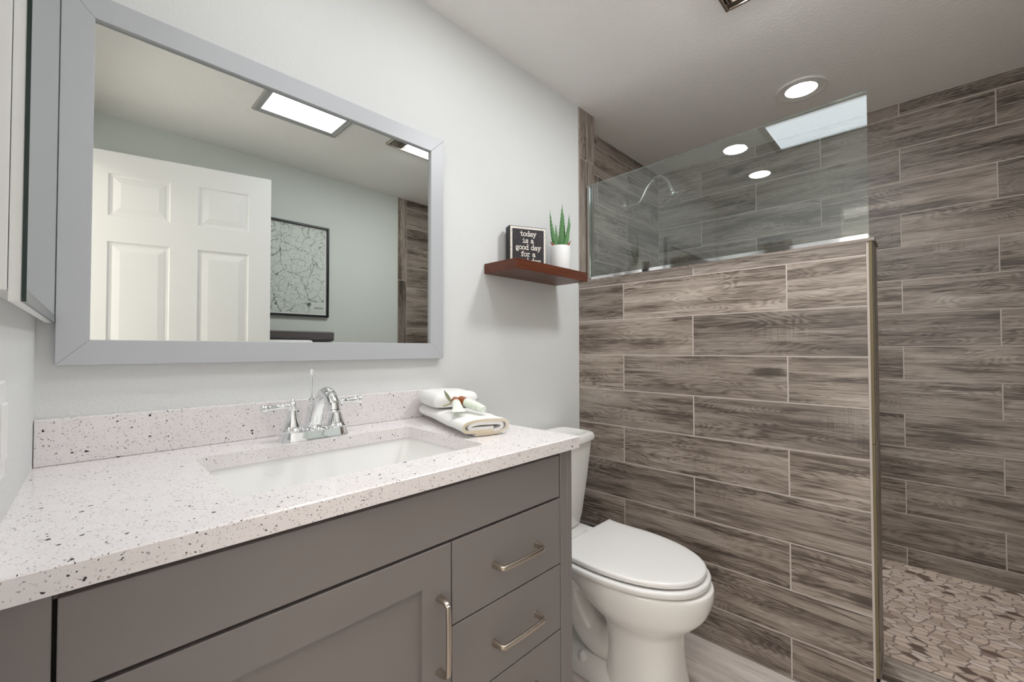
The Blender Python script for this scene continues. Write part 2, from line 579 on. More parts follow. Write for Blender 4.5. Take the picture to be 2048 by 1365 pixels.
# recessed wall with the shower head
bm = new_tile_bm()
box(bm, XPB + 0.003, XF + 0.009, YR + 0.009, YR + 0.12, 0.0, HC, mi=1)
tile_face(bm, (0, YR, 0), (1, 0, 0), (0, 0, 1), rows_from(2.2009, 0.088, HC, 2.309, 2.6035), XPB + 0.001, XF, rng=random.Random(8))
tile_face(bm, (XPB + 0.001, 0, 0), (0, 1, 0), (0, 0, 1), rows_from(2.2009, 0.088, HC, 0.4, 0.7), 0.0, YR, rng=random.Random(9))
struct(obj('wall_shower_back', bm, [M['tile'], M['grout']], recalc=False), 'recessed wood-look tiled shower wall carrying the shower head')

# vertical tile strip where the glass meets the plaster wall
bm = new_tile_bm()
box(bm, XP + 0.001, XPB, -0.0045, -0.0001, 1.425, HC, mi=1)
rg = random.Random(77)
tile_face(bm, (0, -0.0065, 0), (0, 0, 1), (-1, 0, 0), [(-1.7475, -XP, [2.0206]), (-XPB, -1.7475, [2.0206])], 1.425, HC, g=0.002, rng=rg)
struct(obj('trim_1', bm, [M['tile'], M['grout']], recalc=False), 'upright wood-look tile strip between plaster wall and glass panel')

# half wall
bm = new_tile_bm()
ZF = 0.0
body = [(-0.001, ), ]
def sloped_box(bm, x0, x1, y0, y1, z0, mi, dz=0.0):
    vs = []
    for y in (y0, y1):
        for x in (x0, x1):
            vs.append((bm.verts.new((x, y, z0)), bm.verts.new((x, y, ptop(y) + dz))))
    a, b, c, d = vs
    for q in ((a[0], b[0], d[0], c[0]), (a[1], c[1], d[1], b[1]), (a[0], a[1], b[1], b[0]), (c[0], d[0], d[1], c[1]), (a[0], c[0], c[1], a[1]), (b[0], b[1], d[1], d[0])):
        bm.faces.new(q).material_index = mi
sloped_box(bm, XP + 0.0024, XPB - 0.003, -0.0005, YE + 0.010, 0.0, 1, -0.001)
Z0 = 1.3846
rows = []
jt = [0.2377, 0.8530]
ju = [0.5380, 1.1530]
rows.append((Z0, (ptop(0), ptop(YE)), [0.541]))
k = 0
z = Z0
while z > 0.0:
    z2 = max(z - PITCH, 0.0)
    rows.append((z2, z, jt if k % 2 == 0 else ju))
    z = z2
    k += 1
    if z <= 0.0:
        break
tile_face(bm, (XP, 0, 0), (0, -1, 0), (0, 0, 1), rows, 0.0, -YE - 0.0135, rng=random.Random(21))
# shower side of the half wall
tile_face(bm, (XPB, YE + 0.010, 0), (0, 1, 0), (0, 0, 1), [(a, b if not isinstance(b, tuple) else (b[1], b[0]), [-0.1, 0.25, 0.6, 0.9]) for a, b, j in rows], 0.0, -YE - 0.011, rng=random.Random(22))
# grout strip next to the end tile, end tiles with their raw edges, cap tile
box(bm, XP - 0.0002, XP + 0.004, YE + 0.0096, YE + 0.0142, 0.0, 1.42, mi=1)
e0 = 0.0
rg = random.Random(4)
for z0, z1 in ((0.1175, 0.1985), (0.1995, 0.8095), (0.8115, ptop(YE) - 0.001)):
    vs0 = len(bm.faces)
    box(bm, XP - 0.0015, XPB + 0.0005, YE + 0.0016, YE + 0.0095, z0, z1, mi=2)
tile_face(bm, (0, YE - 0.0004, 0), (0, 0, 1), (-1, 0, 0), [(-XPB, -XP, [0.199, 0.8105])], 0.118, ptop(YE) - 0.001, rng=rg)
tile_end = None
uvl = bm.loops.layers.uv['uv']
vs = []
for y in (0.0, YE - 0.004):
    for x in (XP - 0.0025, XPB + 0.002):
        vs.append((bm.verts.new((x, y, ptop(y))), bm.verts.new((x, y, ptop(y) + 0.010))))
a, b, c, d = vs
rl = bm.faces.layers.float['rnd']
for q in ((a[0], b[0], d[0], c[0]), (a[1], c[1], d[1], b[1]), (a[0], a[1], b[1], b[0]), (c[0], d[0], d[1], c[1]), (a[0], c[0], c[1], a[1]), (b[0], b[1], d[1], d[0])):
    f = bm.faces.new(q)
    f.material_index = 0
    f[rl] = 0.35
    for l in f.loops:
        l[uvl].uv = (l.vert.co.y, l.vert.co.x + l.vert.co.z)
struct(obj('wall_half', bm, [M['tile'], M['grout'], M['tile_edge']], recalc=False), 'half-height wood-look tiled wall between toilet and shower')

# shower curb in line with the half wall
bm = new_tile_bm()
box(bm, XP + 0.0024, XPB + 0.012, YC, YE, 0.0, 0.1145, mi=1)
tile_face(bm, (XP, 0, 0), (0, -1, 0), (0, 0, 1), [(0.0, 0.117, [1.5])], -YE + 0.004, -YC, rng=random.Random(3))
tile_face(bm, (0, 0, 0.117), (0, -1, 0), (1, 0, 0), [(XP + 0.002, 1.792, [1.62]), (1.792, XPB + 0.012, [1.45])], -YE, -YC, rng=random.Random(14))
box(bm, XPB + 0.012, XPB + 0.0145, YC, YE, 0.085, 0.118, mi=2)
struct(obj('trim_2', bm, [M['tile'], M['grout'], M['nickel']], recalc=False), 'low wood-look tiled shower curb at the end of the half wall')

# floors
bm = new_tile_bm()
box(bm, -1.4, XP, YC, 0.0, -0.05, -0.0030, mi=1)
rg = random.Random(41)
fr = []
x = XP
k = 0
while x > -1.4:
    x0 = max(x - 0.2, -1.4)
    fr.append((x0, x, [0.874 + 0.4 * (k % 3) + 1.2 * q for q in range(-2, 3)]))
    x = x0
    k += 1
tile_face(bm, (0, 0, 0), (0, -1, 0), (1, 0, 0), fr, 0.0, -YC, g=0.003, rng=rg)
struct(obj('floor', bm, [M['floor'], M['floor_grout']], recalc=False), 'pale grey wood-look tile floor')
bm = bx(XPB - 0.001, XF + 0.01, YC, YR + 0.01, -0.05, 0.092)
struct(obj('floor_shower', bm, M['pebble']), 'shower floor of tan and brown stone mosaic')
bm = bx(-1.4, XF + 0.12, YC - 0.12, YR + 0.12, HC, HC + 0.1)
struct(obj('ceiling', bm, M['ceiling']), 'white textured ceiling')

# hallway beyond the doorway
bm = bmesh.new()
box(bm, -1.5, -1.4, YC - 0.12, 0.0, 0.0, HC)
box(bm, -1.4, -0.18, YC - 0.12, YC, 0.0, HC)
box(bm, -1.4, -0.18, -0.10, 0.0, 0.0, HC)
struct(obj('wall_hall', bm, M['wall']), 'white hallway walls beyond the doorway')

# glowing window-shaped panel, added out of view opposite the doorway as fill light
wr = bpy.data.objects.new('hall_fill_1', None)
COL.objects.link(wr)
ROOTLOC[wr.name] = Vector((0, 0, 0))
struct(wr, 'wide glowing panel in window form, added across the hallway as fill light')
bm = bmesh.new()
for a in ((-1.55, -1.50, 0.30, 2.15), (-0.25, -0.20, 0.30, 2.15), (-0.90, -0.86, 0.35, 2.10), (-1.50, -0.25, 0.30, 0.35), (-1.50, -0.25, 2.10, 2.15)):
    box(bm, -1.3995, -1.365, *a)
obj('fill_frame', bm, M['trimwhite'], wr, bevel=0.003)
for y0, y1 in ((-1.50, -0.90), (-0.86, -0.25)):
    bm = bx(-1.399, -1.392, y0, y1, 0.35, 2.10)
    obj('fill_pane', bm, M['fill_glow'], wr)

# door casing
bm = bmesh.new()
for (y0, y1, z0, z1) in ((-0.785, -0.728, 0.0, 2.102), (-1.669, -1.612, 0.0, 2.102), (-1.612, -0.785, 2.045, 2.102)):
    prism(bm, [(xw(y0), y0), (xw(y1), y1), (xw(y1) + 0.012, y1), (xw(y0) + 0.012, y0)], z0, z1)
struct(obj('trim_3', bm, M['trimwhite'], bevel=0.003), 'white casing around the doorway')
bm = bx(0.90, XP - 0.001, -0.012, 0.0, 0.0, 0.08)
struct(obj('baseboard_back', bm, M['trimwhite'], bevel=0.003), 'white baseboard behind the toilet')
bm = bx(0.05, 1.72, YC, YC + 0.012, 0.0, 0.08)
struct(obj('baseboard_front', bm, M['trimwhite'], bevel=0.003), 'white baseboard below the framed map')

# ------------------------------------------------------------------ door leaf (seen in the mirror)
def build_door():
    hx, hy = -0.034, -1.5985
    ang = math.radians(13.94)
    r = bpy.data.objects.new('door_1', None)
    COL.objects.link(r)
    ROOTLOC[r.name] = Vector((0, 0, 0))
    struct(r, 'white six-panel door standing open against the far wall')
    r['category'] = 'door'
    W, H, T = 0.813, 2.03, 0.035
    rects = []
    for (s0, s1) in ((0.115, 0.345), (0.460, 0.708)):
        s0 += 0.030; s1 += 0.012
    cols = [(0.149, 0.379), (0.490, 0.711)]
    rws = [(1.727, 1.928), (0.93, 1.606), (0.22, 0.80)]
    rects = [(a, b, c, d) for (a, b) in cols for (c, d) in rws]
    us = sorted({0.0, W} | {v for c in cols for v in c})
    zs = sorted({0.01, H} | {v for c in rws for v in c})
    bm = bmesh.new()
    def P(u, v, d):
        return (u, d, v)
    for side in (1, -1):
        base = T / 2 * side
        for i in range(len(us) - 1):
            for j in range(len(zs) - 1):
                u0, u1, z0, z1 = us[i], us[i + 1], zs[j], zs[j + 1]
                if (u0, u1, z0, z1) in rects:
                    steps = [(0.0, 0.0), (0.006, -0.006), (0.016, -0.007), (0.024, -0.005), (0.045, -0.001)]
                    rings = [[P(u0 + e, z0 + e, base + side * d), P(u1 - e, z0 + e, base + side * d), P(u1 - e, z1 - e, base + side * d), P(u0 + e, z1 - e, base + side * d)] for e, d in steps]
                    loft(bm, rings, False, True)
                else:
                    bm.faces.new([bm.verts.new(P(*q, base)) for q in ((u0, z0), (u1, z0), (u1, z1), (u0, z1))])
    for (a, b) in (((0, 0.01), (W, 0.01)), ((W, 0.01), (W, H)), ((W, H), (0, H)), ((0, H), (0, 0.01))):
        bm.faces.new([bm.verts.new(P(*a, T / 2)), bm.verts.new(P(*b, T / 2)), bm.verts.new(P(*b, -T / 2)), bm.verts.new(P(*a, -T / 2))])
    bmesh.ops.remove_doubles(bm, verts=bm.verts, dist=1e-5)
    tm = Matrix.Translation((hx, hy - 0.0175, 0)) @ Matrix.Rotation(ang, 4, 'Z')
    bm.transform(tm)
    obj('door_panel', bm, M['doorwhite'], r)
    bm = bmesh.new()
    for side in (1, -1):
        lathe(bm, [(0.032, 0.0), (0.032, 0.006), (0.012, 0.010), (0.011, 0.03), (0.024, 0.038), (0.027, 0.05), (0.02, 0.06), (0.0, 0.063)],
              (W - 0.06, side * T / 2, 0.95), 24, (0, side, 0))
    bm.transform(tm)
    obj('door_knob', bm, M['nickel'], r, smooth=True)
build_door()

# ------------------------------------------------------------------ ceiling lamps
def downlight(x, y, lens, label, group, watts):
    r = thing('recessed_ceiling_light', label, 'ceiling light', (x, y, HC), group)
    bm = bmesh.new()
    lathe(bm, [(0.098, 0.0), (0.098, -0.004), (0.094, -0.007), (0.082, -0.006), (0.070, -0.004), (0.0615, -0.0045), (0.061, 0.0)], (x, y, HC - 0.0003), 48, cap0=False, cap1=False)
    obj('trim_ring', bm, M['ring'], r, smooth=True)
    bm = bmesh.new()
    lathe(bm, [(0.061, -0.003), (0.054, -0.0055), (0.03, -0.0075), (0.0, -0.008)], (x, y, HC), 40, cap0=False, cap1=False)
    obj('lamp_lens', bm, lens, r, smooth='all')
    ld = bpy.data.lights.new('downlight_beam', 'AREA')
    ld.shape = 'DISK'
    ld.size = 0.10
    ld.spread = math.radians(85)
    ld.energy = watts
    ld.color = (0.98, 0.99, 1.0)
    lo = bpy.data.objects.new('downlight_beam', ld)
    COL.objects.link(lo)
    lo.parent = r
    lo.location = (0, 0, -0.010)
downlight(2.267, -0.800, M['lens_shower'], 'round recessed ceiling light above the shower, seen directly', 'recessed lights', B_SHOWER)
downlight(0.800, -0.400, M['lens'], 'round recessed ceiling light whose reflection in the glass panel is the higher one', 'recessed lights', B_VANITY)
downlight(0.300, -0.400, M['lens'], 'round recessed ceiling light whose reflection in the glass panel is the lower one', 'recessed lights', B_VANITY)

def skylight():
    x0, x1, y0, y1 = 0.585, 0.990, -1.147, -0.560
    r = thing('skylight', 'bright rectangular skylight panel in a grey trim, seen in the mirror', 'skylight', ((x0 + x1) / 2, (y0 + y1) / 2, HC))
    bm = bmesh.new()
    def ring(e, z):
        return [(x0 + e, y0 + e, z), (x1 - e, y0 + e, z), (x1 - e, y1 - e, z), (x0 + e, y1 - e, z)]
    loft(bm, [ring(0, HC), ring(0, HC - 0.004), ring(0.006, HC - 0.010), ring(0.016, HC - 0.010), ring(0.018, HC - 0.008), ring(0.033, HC - 0.004), ring(0.033, HC)], False, False)
    obj('trim_frame', bm, M['skyframe'], r)
    bm = bmesh.new()
    bm.faces.new([bm.verts.new(p) for p in ring(0.033, HC - 0.0035)][::-1])
    obj('diffuser', bm, M['sky_panel'], r, recalc=False)
skylight()

def fan_unit():
    x0, x1, y0, y1 = 1.213, 1.5502, -1.0, -0.714
    r = thing('exhaust_fan_light', 'nickel exhaust fan grille with a lit lamp on the ceiling', 'exhaust fan', ((x0 + x1) / 2, (y0 + y1) / 2, HC))
    lx0, lx1, ly0, ly1 = 1.312, 1.508, -0.972, -0.756
    bm = bmesh.new()
    z0, z1 = HC - 0.016, HC
    # rim
    for a in ((x0, x1, y0, y0 + 0.012), (x0, x1, y1 - 0.012, y1), (x0, x0 + 0.012, y0 + 0.012, y1 - 0.012), (x1 - 0.012, x1, y0 + 0.012, y1 - 0.012)):
        box(bm, *a, z0, z1)
    obj('fan_rim', bm, M['nickel'], r, bevel=0.004)
    bm = bmesh.new()
    xs = x0 + 0.018
    while xs < lx0 - 0.012:
        box(bm, xs, xs + 0.005, y0 + 0.012, y1 - 0.012, HC - 0.014, HC - 0.0065)
        xs += 0.0105
    xs = lx1 + 0.008
    while xs < x1 - 0.016:
        box(bm, xs, xs + 0.004, y0 + 0.012, y1 - 0.012, HC - 0.014, HC - 0.0065)
        xs += 0.009
    for ys in (y0 + 0.016, y1 - 0.022, y1 - 0.032):
        box(bm, lx0 - 0.008, lx1 + 0.008, ys, ys + 0.005, HC - 0.014, HC - 0.0065)
    obj('fan_grille', bm, M['nickel'], r)
    bm = bx(x0 + 0.012, x1 - 0.012, y0 + 0.012, y1 - 0.012, HC - 0.006, HC - 0.0005)
    obj('backing_plate', bm, M['gap_dark'], r)
    bm = bmesh.new()
    def ring(e, z):
        return [(p[0], p[1], z) for p in rrect(lx0 + e, lx1 - e, ly0 + e, ly1 - e, 0.02)]
    loft(bm, [ring(0, HC - 0.008), ring(0, HC - 0.02), ring(0.006, HC - 0.025), ring(0.03, HC - 0.028)], False, True)
    obj('lamp_lens', bm, M['lens_fan'], r, smooth=True)
fan_unit()

r = thing('hall_ceiling_light', 'warm round ceiling lamp in the hallway', 'ceiling light', (-0.80, -1.40, HC))
bm = bmesh.new()
lathe(bm, [(0.16, 0.0), (0.16, -0.02)], (-0.80, -1.40, HC), 32)
obj('lamp_base', bm, M['ring'], r, smooth=True)
bm = bmesh.new()
lathe(bm, [(0.15, -0.0205), (0.14, -0.05), (0.09, -0.075), (0.0, -0.085)], (-0.80, -1.40, HC), 32)
obj('lamp_shade', bm, M['hall_lens'], r, smooth='all')

# ------------------------------------------------------------------ wall mirror
def wall_mirror():
    x0, x1, z0, z1 = -0.0235, 0.8748, 1.0675, 1.8068
    ix0, ix1, iz0, iz1 = 0.0235, 0.8239, 1.1172, 1.7567
    r = thing('wall_mirror', 'large wall mirror in a wide flat grey frame above the vanity', 'mirror', ((x0 + x1) / 2, 0.0, z0))
    t = 0.022
    def rail(name, q):
        bm = bmesh.new()
        a = [bm.verts.new((p[0], -0.0005, p[1])) for p in q]
        b = [bm.verts.new((p[0], -t, p[1])) for p in q]
        bm.faces.new(a[::-1]); bm.faces.new(b)
        for i in range(4):
            k = (i + 1) % 4
            bm.faces.new((a[i], a[k], b[k], b[i]))
        obj(name, bm, M['frame'], r, bevel=0.0009, segs=1)
    e = 0.0002
    rail('frame_rail', [(x0, z1), (x1, z1), (ix1, iz1), (ix0, iz1)])
    rail('frame_rail', [(x0, z0), (x1, z0), (ix1, iz0), (ix0, iz0)])
    rail('frame_rail', [(x0, z0), (x0, z1), (ix0, iz1), (ix0, iz0)])
    rail('frame_rail', [(x1, z0), (x1, z1), (ix1, iz1), (ix1, iz0)])
    bm = bx(ix0 - 0.004, ix1 + 0.004, -0.0125, -0.0085, iz0 - 0.004, iz1 + 0.004)
    obj('mirror_glass', bm, M['mirror'], r)
wall_mirror()

# ------------------------------------------------------------------ medicine cabinet on the switch wall
def medicine_cabinet():
    yn, yf = -0.510, -0.002
    r = thing('medicine_cabinet', 'slim white medicine cabinet with mirrored door in the corner by the mirror', 'cabinet', (xw(-0.3), -0.27, 1.15))
    fx = lambda y: -0.0352 + (y - yn) / 0.486 * 0.0112      # mirror face
    def slab(a, b, z0, z1, y0=yn, y1=yf):
        bm = bmesh.new()
        prism(bm, [(fx(y0) + a, y0), (fx(y1) + a, y1), (fx(y1) + b, y1), (fx(y0) + b, y0)], z0, z1)
        return bm
    bm = bmesh.new()
    prism(bm, [(xw(yn), yn), (xw(yf), yf), (fx(yf) - 0.0135, yf), (fx(yn) - 0.0135, yn)], 1.160, 1.86)
    obj('cabinet_body', bm, M['trimwhite'], r, bevel=0.001)
    d = obj('cabinet_door', slab(-0.0130, -0.0034, 1.1485, 1.872), M['trimwhite'], r, bevel=0.0008)
    obj('mirror_sheet', slab(-0.0034, 0.0, 1.1622, 1.868), [M['mirror']], d)
    obj('mirror_edge', slab(-0.0034, 0.0002, 1.149, 1.872, yn - 0.0012, yn - 0.0002), M['mirror_edge'], d)
    obj('door_lip', slab(-0.0034, 0.0, 1.1485, 1.1620), M['bevel'], d)
medicine_cabinet()

# ------------------------------------------------------------------ light switch
def light_switch():
    r = thing('light_switch', 'white rocker light switch on the wall above the counter', 'switch', (xw(-0.425), -0.425, 1.0))
    y0, y1, z0, z1 = -0.462, -0.392, 0.9425, 1.0610
    def P(y, z, d):
        return (xw(y) + d, y, z)
    def slab(y0, y1, z0, z1, d0, d1, ch):
        bm = bmesh.new()
        rings = [[P(*q, d0) for q in ((y0, z0), (y1, z0), (y1, z1), (y0, z1))], [P(*q, d1 - ch) for q in ((y0, z0), (y1, z0), (y1, z1), (y0, z1))],
                 [P(*q, d1) for q in ((y0 + ch, z0 + ch), (y1 - ch, z0 + ch), (y1 - ch, z1 - ch), (y0 + ch, z1 - ch))]]
        loft(bm, rings, True, True)
        return bm
    obj('switch_plate', slab(y0, y1, z0, z1, 0.0002, 0.005, 0.003), M['plate'], r)
    obj('rocker', slab(y0 + 0.018, y1 - 0.018, z0 + 0.026, z1 - 0.026, 0.0052, 0.0085, 0.0015), M['plate'], r)
light_switch()

# ------------------------------------------------------------------ vanity
KX, KY = 0.8894, -0.5667
SX0, SX1, SY0, SY1 = 0.172, 0.663, -0.468, -0.145
def vanity():
    r = thing('vanity_cabinet', 'taupe shaker vanity cabinet with one door and a stack of drawers', 'cabinet', (0.41, -0.28, 0.0))
    yf = -0.550
    xl = -0.0655
    zt = 0.8495
    bm = bmesh.new()
    box(bm, 0.860, 0.879, yf + 0.0, -0.004, 0.0, zt)          # exposed side
    box(bm, -0.045, -0.028, yf + 0.02, -0.004, 0.0, zt)
    box(bm, -0.028, 0.860, yf + 0.024, -0.02, 0.10, 0.118)     # bottom
    box(bm, -0.028, 0.860, -0.02, -0.004, 0.10, 0.70)          # back
    obj('cabinet_case', bm, M['cab'], r, bevel=0.0008, segs=1)
    bm = bmesh.new()
    box(bm, 0.834, 0.8598, yf, yf + 0.02, 0.0, zt)
    box(bm, xl, -0.0114, yf, yf + 0.02, 0.0, zt)
    box(bm, -0.0114, 0.834, yf + 0.012, yf + 0.03, 0.835, zt)
    obj('face_frame', bm, M['cab'], r, bevel=0.0008, segs=1)
    bm = bmesh.new()
    box(bm, -0.028, 0.834, yf + 0.022, yf + 0.026, 0.118, 0.834)
    obj('gap_shade_panel', bm, M['gap_dark'], r)  # dark sheet standing in for the shade between the fronts
    bm = bx(-0.028, 0.834, yf + 0.07, yf + 0.085, 0.0, 0.10)
    obj('toe_kick', bm, M['cab'], r)
    def front(x0, x1, z0, z1):
        return bx(x0, x1, yf + 0.0, yf + 0.0195, z0, z1)
    obj('false_front', front(-0.0075, 0.8285, 0.7405, 0.8395), M['cab'], r, bevel=0.0012)
    def pull(par, a, b):
        a, b = Vector(a), Vector(b)
        t = (b - a).normalized()
        o = Vector((0, -1, 0))
        D = 0.030
        pts = [a, a + o * (D * 0.45), a + o * (D * 0.75) + t * 0.0012, a + o * (D * 0.93) + t * 0.005, a + o * D + t * 0.012]
        m = (a + b) / 2 + o * (D + 0.001)
        pts2 = [b + o * D - t * 0.012, b + o * (D * 0.93) - t * 0.005, b + o * (D * 0.75) - t * 0.0012, b + o * (D * 0.45), b]
        path = smooth_path(pts + [m] + pts2, 4)
        bm = bmesh.new()
        n = len(path)
        rad = [0.0072 - 0.0022 * min(1.0, min(i, n - 1 - i) / 9.0) for i in range(n)]
        up = Vector((0, 0, 1)) if abs(t.x) > 0.5 else Vector((1, 0, 0))
        tube(bm, path, rad, 16, up, (0.62, 1.0), True, 0, 4.0)
        obj('handle', bm, M['nickel'], par, smooth=True)
    zs = [(0.5795, 0.7350), (0.4235, 0.5765), (0.2675, 0.4205), (0.1135, 0.2645)]
    for z0, z1 in zs:
        d = obj('drawer', front(0.5045, 0.8315, z0, z1), M['cab'], r, bevel=0.0012)
        zc = (z0 + z1) / 2 - 0.002
        pull(d, (0.609, yf, zc), (0.740, yf, zc))
    # shaker door
    x0, x1, z0, z1 = -0.0075, 0.5015, 0.1135, 0.7350
    s = 0.064
    bm = bmesh.new()
    def ring(e, y):
        return [(x0 + e, y, z0 + e), (x1 - e, y, z0 + e), (x1 - e, y, z1 - e), (x0 + e, y, z1 - e)]
    loft(bm, [ring(0, yf + 0.0195), ring(0, yf + 0.001), ring(0.001, yf), ring(s, yf), ring(s + 0.0015, yf + 0.0085)], True, True)
    d = obj('door', bm, M['cab'], r)
    pull(d, (0.4725, yf, 0.512), (0.4725, yf, 0.644))
vanity()

def countertop():
    hole = rrect(SX0, SX1, SY0, SY1, 0.022, 6)
    cx, cy = (SX0 + SX1) / 2, (SY0 + SY1) / 2
    outer = [(KX, 0.0), (xw(0.0), 0.0), (xw(KY), KY), (KX, KY)]
    def hit(a):
        d = Vector((math.cos(a), math.sin(a)))
        best = None
        for i in range(4):
            p, q = Vector(outer[i]), Vector(outer[(i + 1) % 4])
            e = q - p
            den = d.x * e.y - d.y * e.x
            if abs(den) < 1e-9: continue
            w_ = p - Vector((cx, cy))
            t = (w_.x * e.y - w_.y * e.x) / den
            s = (w_.x * d.y - w_.y * d.x) / den
            if t > 0 and -1e-6 <= s <= 1 + 1e-6 and (best is None or t < best[0]):
                best = (t, i)
        return Vector((cx, cy)) + d * best[0], best[1]
    bm = bmesh.new()
    zt, zb, ch = ZK, 0.8510, 0.0022
    n = len(hole)
    hs = [hit(math.atan2(p[1] - cy, p[0] - cx)) for p in hole]
    def inset(p):
        return (min(max(p[0], xw(p[1]) + 0.0), KX - ch), max(p[1], KY + ch))
    top_h = [bm.verts.new((p[0], p[1], zt)) for p in hole]
    bot_h = [bm.verts.new((p[0], p[1], zb)) for p in hole]
    cache = {}
    def ov(p, z):
        k = (round(p[0], 6), round(p[1], 6), round(z, 6))
        if k not in cache:
            cache[k] = bm.verts.new((p[0], p[1], z))
        return cache[k]
    loop = []
    for i in range(n):
        loop.append(tuple(hs[i][0]))
        k = (i + 1) % n
        if hs[i][1] != hs[k][1]:
            loop.append(tuple(outer[(hs[i][1] + 1) % 4]))
    # top and bottom faces
    for z, H in ((zt, top_h), (zb, bot_h)):
        for i in range(n):
            k = (i + 1) % n
            a, b = tuple(hs[i][0]), tuple(hs[k][0])
            if z == zt:
                pa, pb = inset(a), inset(b)
            else:
                pa, pb = a, b
            f = [H[i], H[k], ov(pb, z)]
            if hs[i][1] != hs[k][1]:
                c = tuple(outer[(hs[i][1] + 1) % 4])
                f.append(ov(inset(c) if z == zt else c, z))
            f.append(ov(pa, z))
            try:
                bm.faces.new(f)
            except ValueError:
                pass
    m = len(loop)
    for i in range(m):
        a, b = loop[i], loop[(i + 1) % m]
        if (Vector(a) - Vector(b)).length < 1e-6: continue
        bm.faces.new((ov(a, zb), ov(b, zb), ov(b, zt - ch), ov(a, zt - ch)))
        ia, ib = inset(a), inset(b)
        vs = [ov(a, zt - ch), ov(b, zt - ch), ov(ib, zt), ov(ia, zt)]
        bm.faces.new(vs)
    for i in range(n):
        k = (i + 1) % n
        bm.faces.new((top_h[k], top_h[i], bot_h[i], bot_h[k]))
    o = obj('countertop', bm, M['quartz'])
    tag(o, 'white speckled quartz countertop with a rectangular sink cut-out', 'countertop')
    bm = bmesh.new()
    prism(bm, [(xw(0.0) + 0.001, -0.0003), (xw(-0.02) + 0.001, -0.020), (KX, -0.020), (KX, -0.0003)], ZK + 0.0003, 0.9670)
    o = obj('backsplash', bm, M['quartz'], bevel=0.0015)
    tag(o, 'low speckled quartz backsplash strip standing on the countertop under the mirror', 'backsplash')
countertop()

def sink():
    r = thing('undermount_sink', 'white rectangular undermount sink below the faucet', 'sink', ((SX0 + SX1) / 2, (SY0 + SY1) / 2, 0.70))
    bm = bmesh.new()
    def ring(ex, ey, z, rad):
        return [(p[0], p[1], z) for p in rrect(SX0 - 0.004 + ex, SX1 + 0.004 - ex, SY0 - 0.004 + ey, SY1 + 0.004 - ey, rad, 6)]
    inner = [ring(0, 0, 0.8502, 0.026), ring(0.004, 0.003, 0.83, 0.028), ring(0.03, 0.012, 0.775, 0.03), ring(0.055, 0.02, 0.732, 0.034), ring(0.075, 0.04, 0.722, 0.03), ring(0.15, 0.11, 0.719, 0.02)]
    loft(bm, [ring(-0.02, -0.02, 0.8502, 0.03)] + inner, False, True)
    outer = [ring(-0.02, -0.02, 0.8502, 0.03), ring(-0.02, -0.02, 0.842, 0.03), ring(-0.006, -0.006, 0.838, 0.03), ring(0.02, 0.004, 0.77, 0.03), ring(0.05, 0.02, 0.712, 0.03)]
    loft(bm, outer, False, True)
    bmesh.ops.remove_doubles(bm, verts=bm.verts, dist=1e-6)
    obj('basin', bm, M['basin'], r, smooth=True)
    bm = bmesh.new()
    lathe(bm, [(0.0, 0.0015), (0.016, 0.0015), (0.019, 0.003), (0.022, 0.0015), (0.022, 0.0)], ((SX0 + SX1) / 2, (SY0 + SY1) / 2, 0.7195), 28)
    obj('drain', bm, M['chrome'], r, smooth=True)
sink()

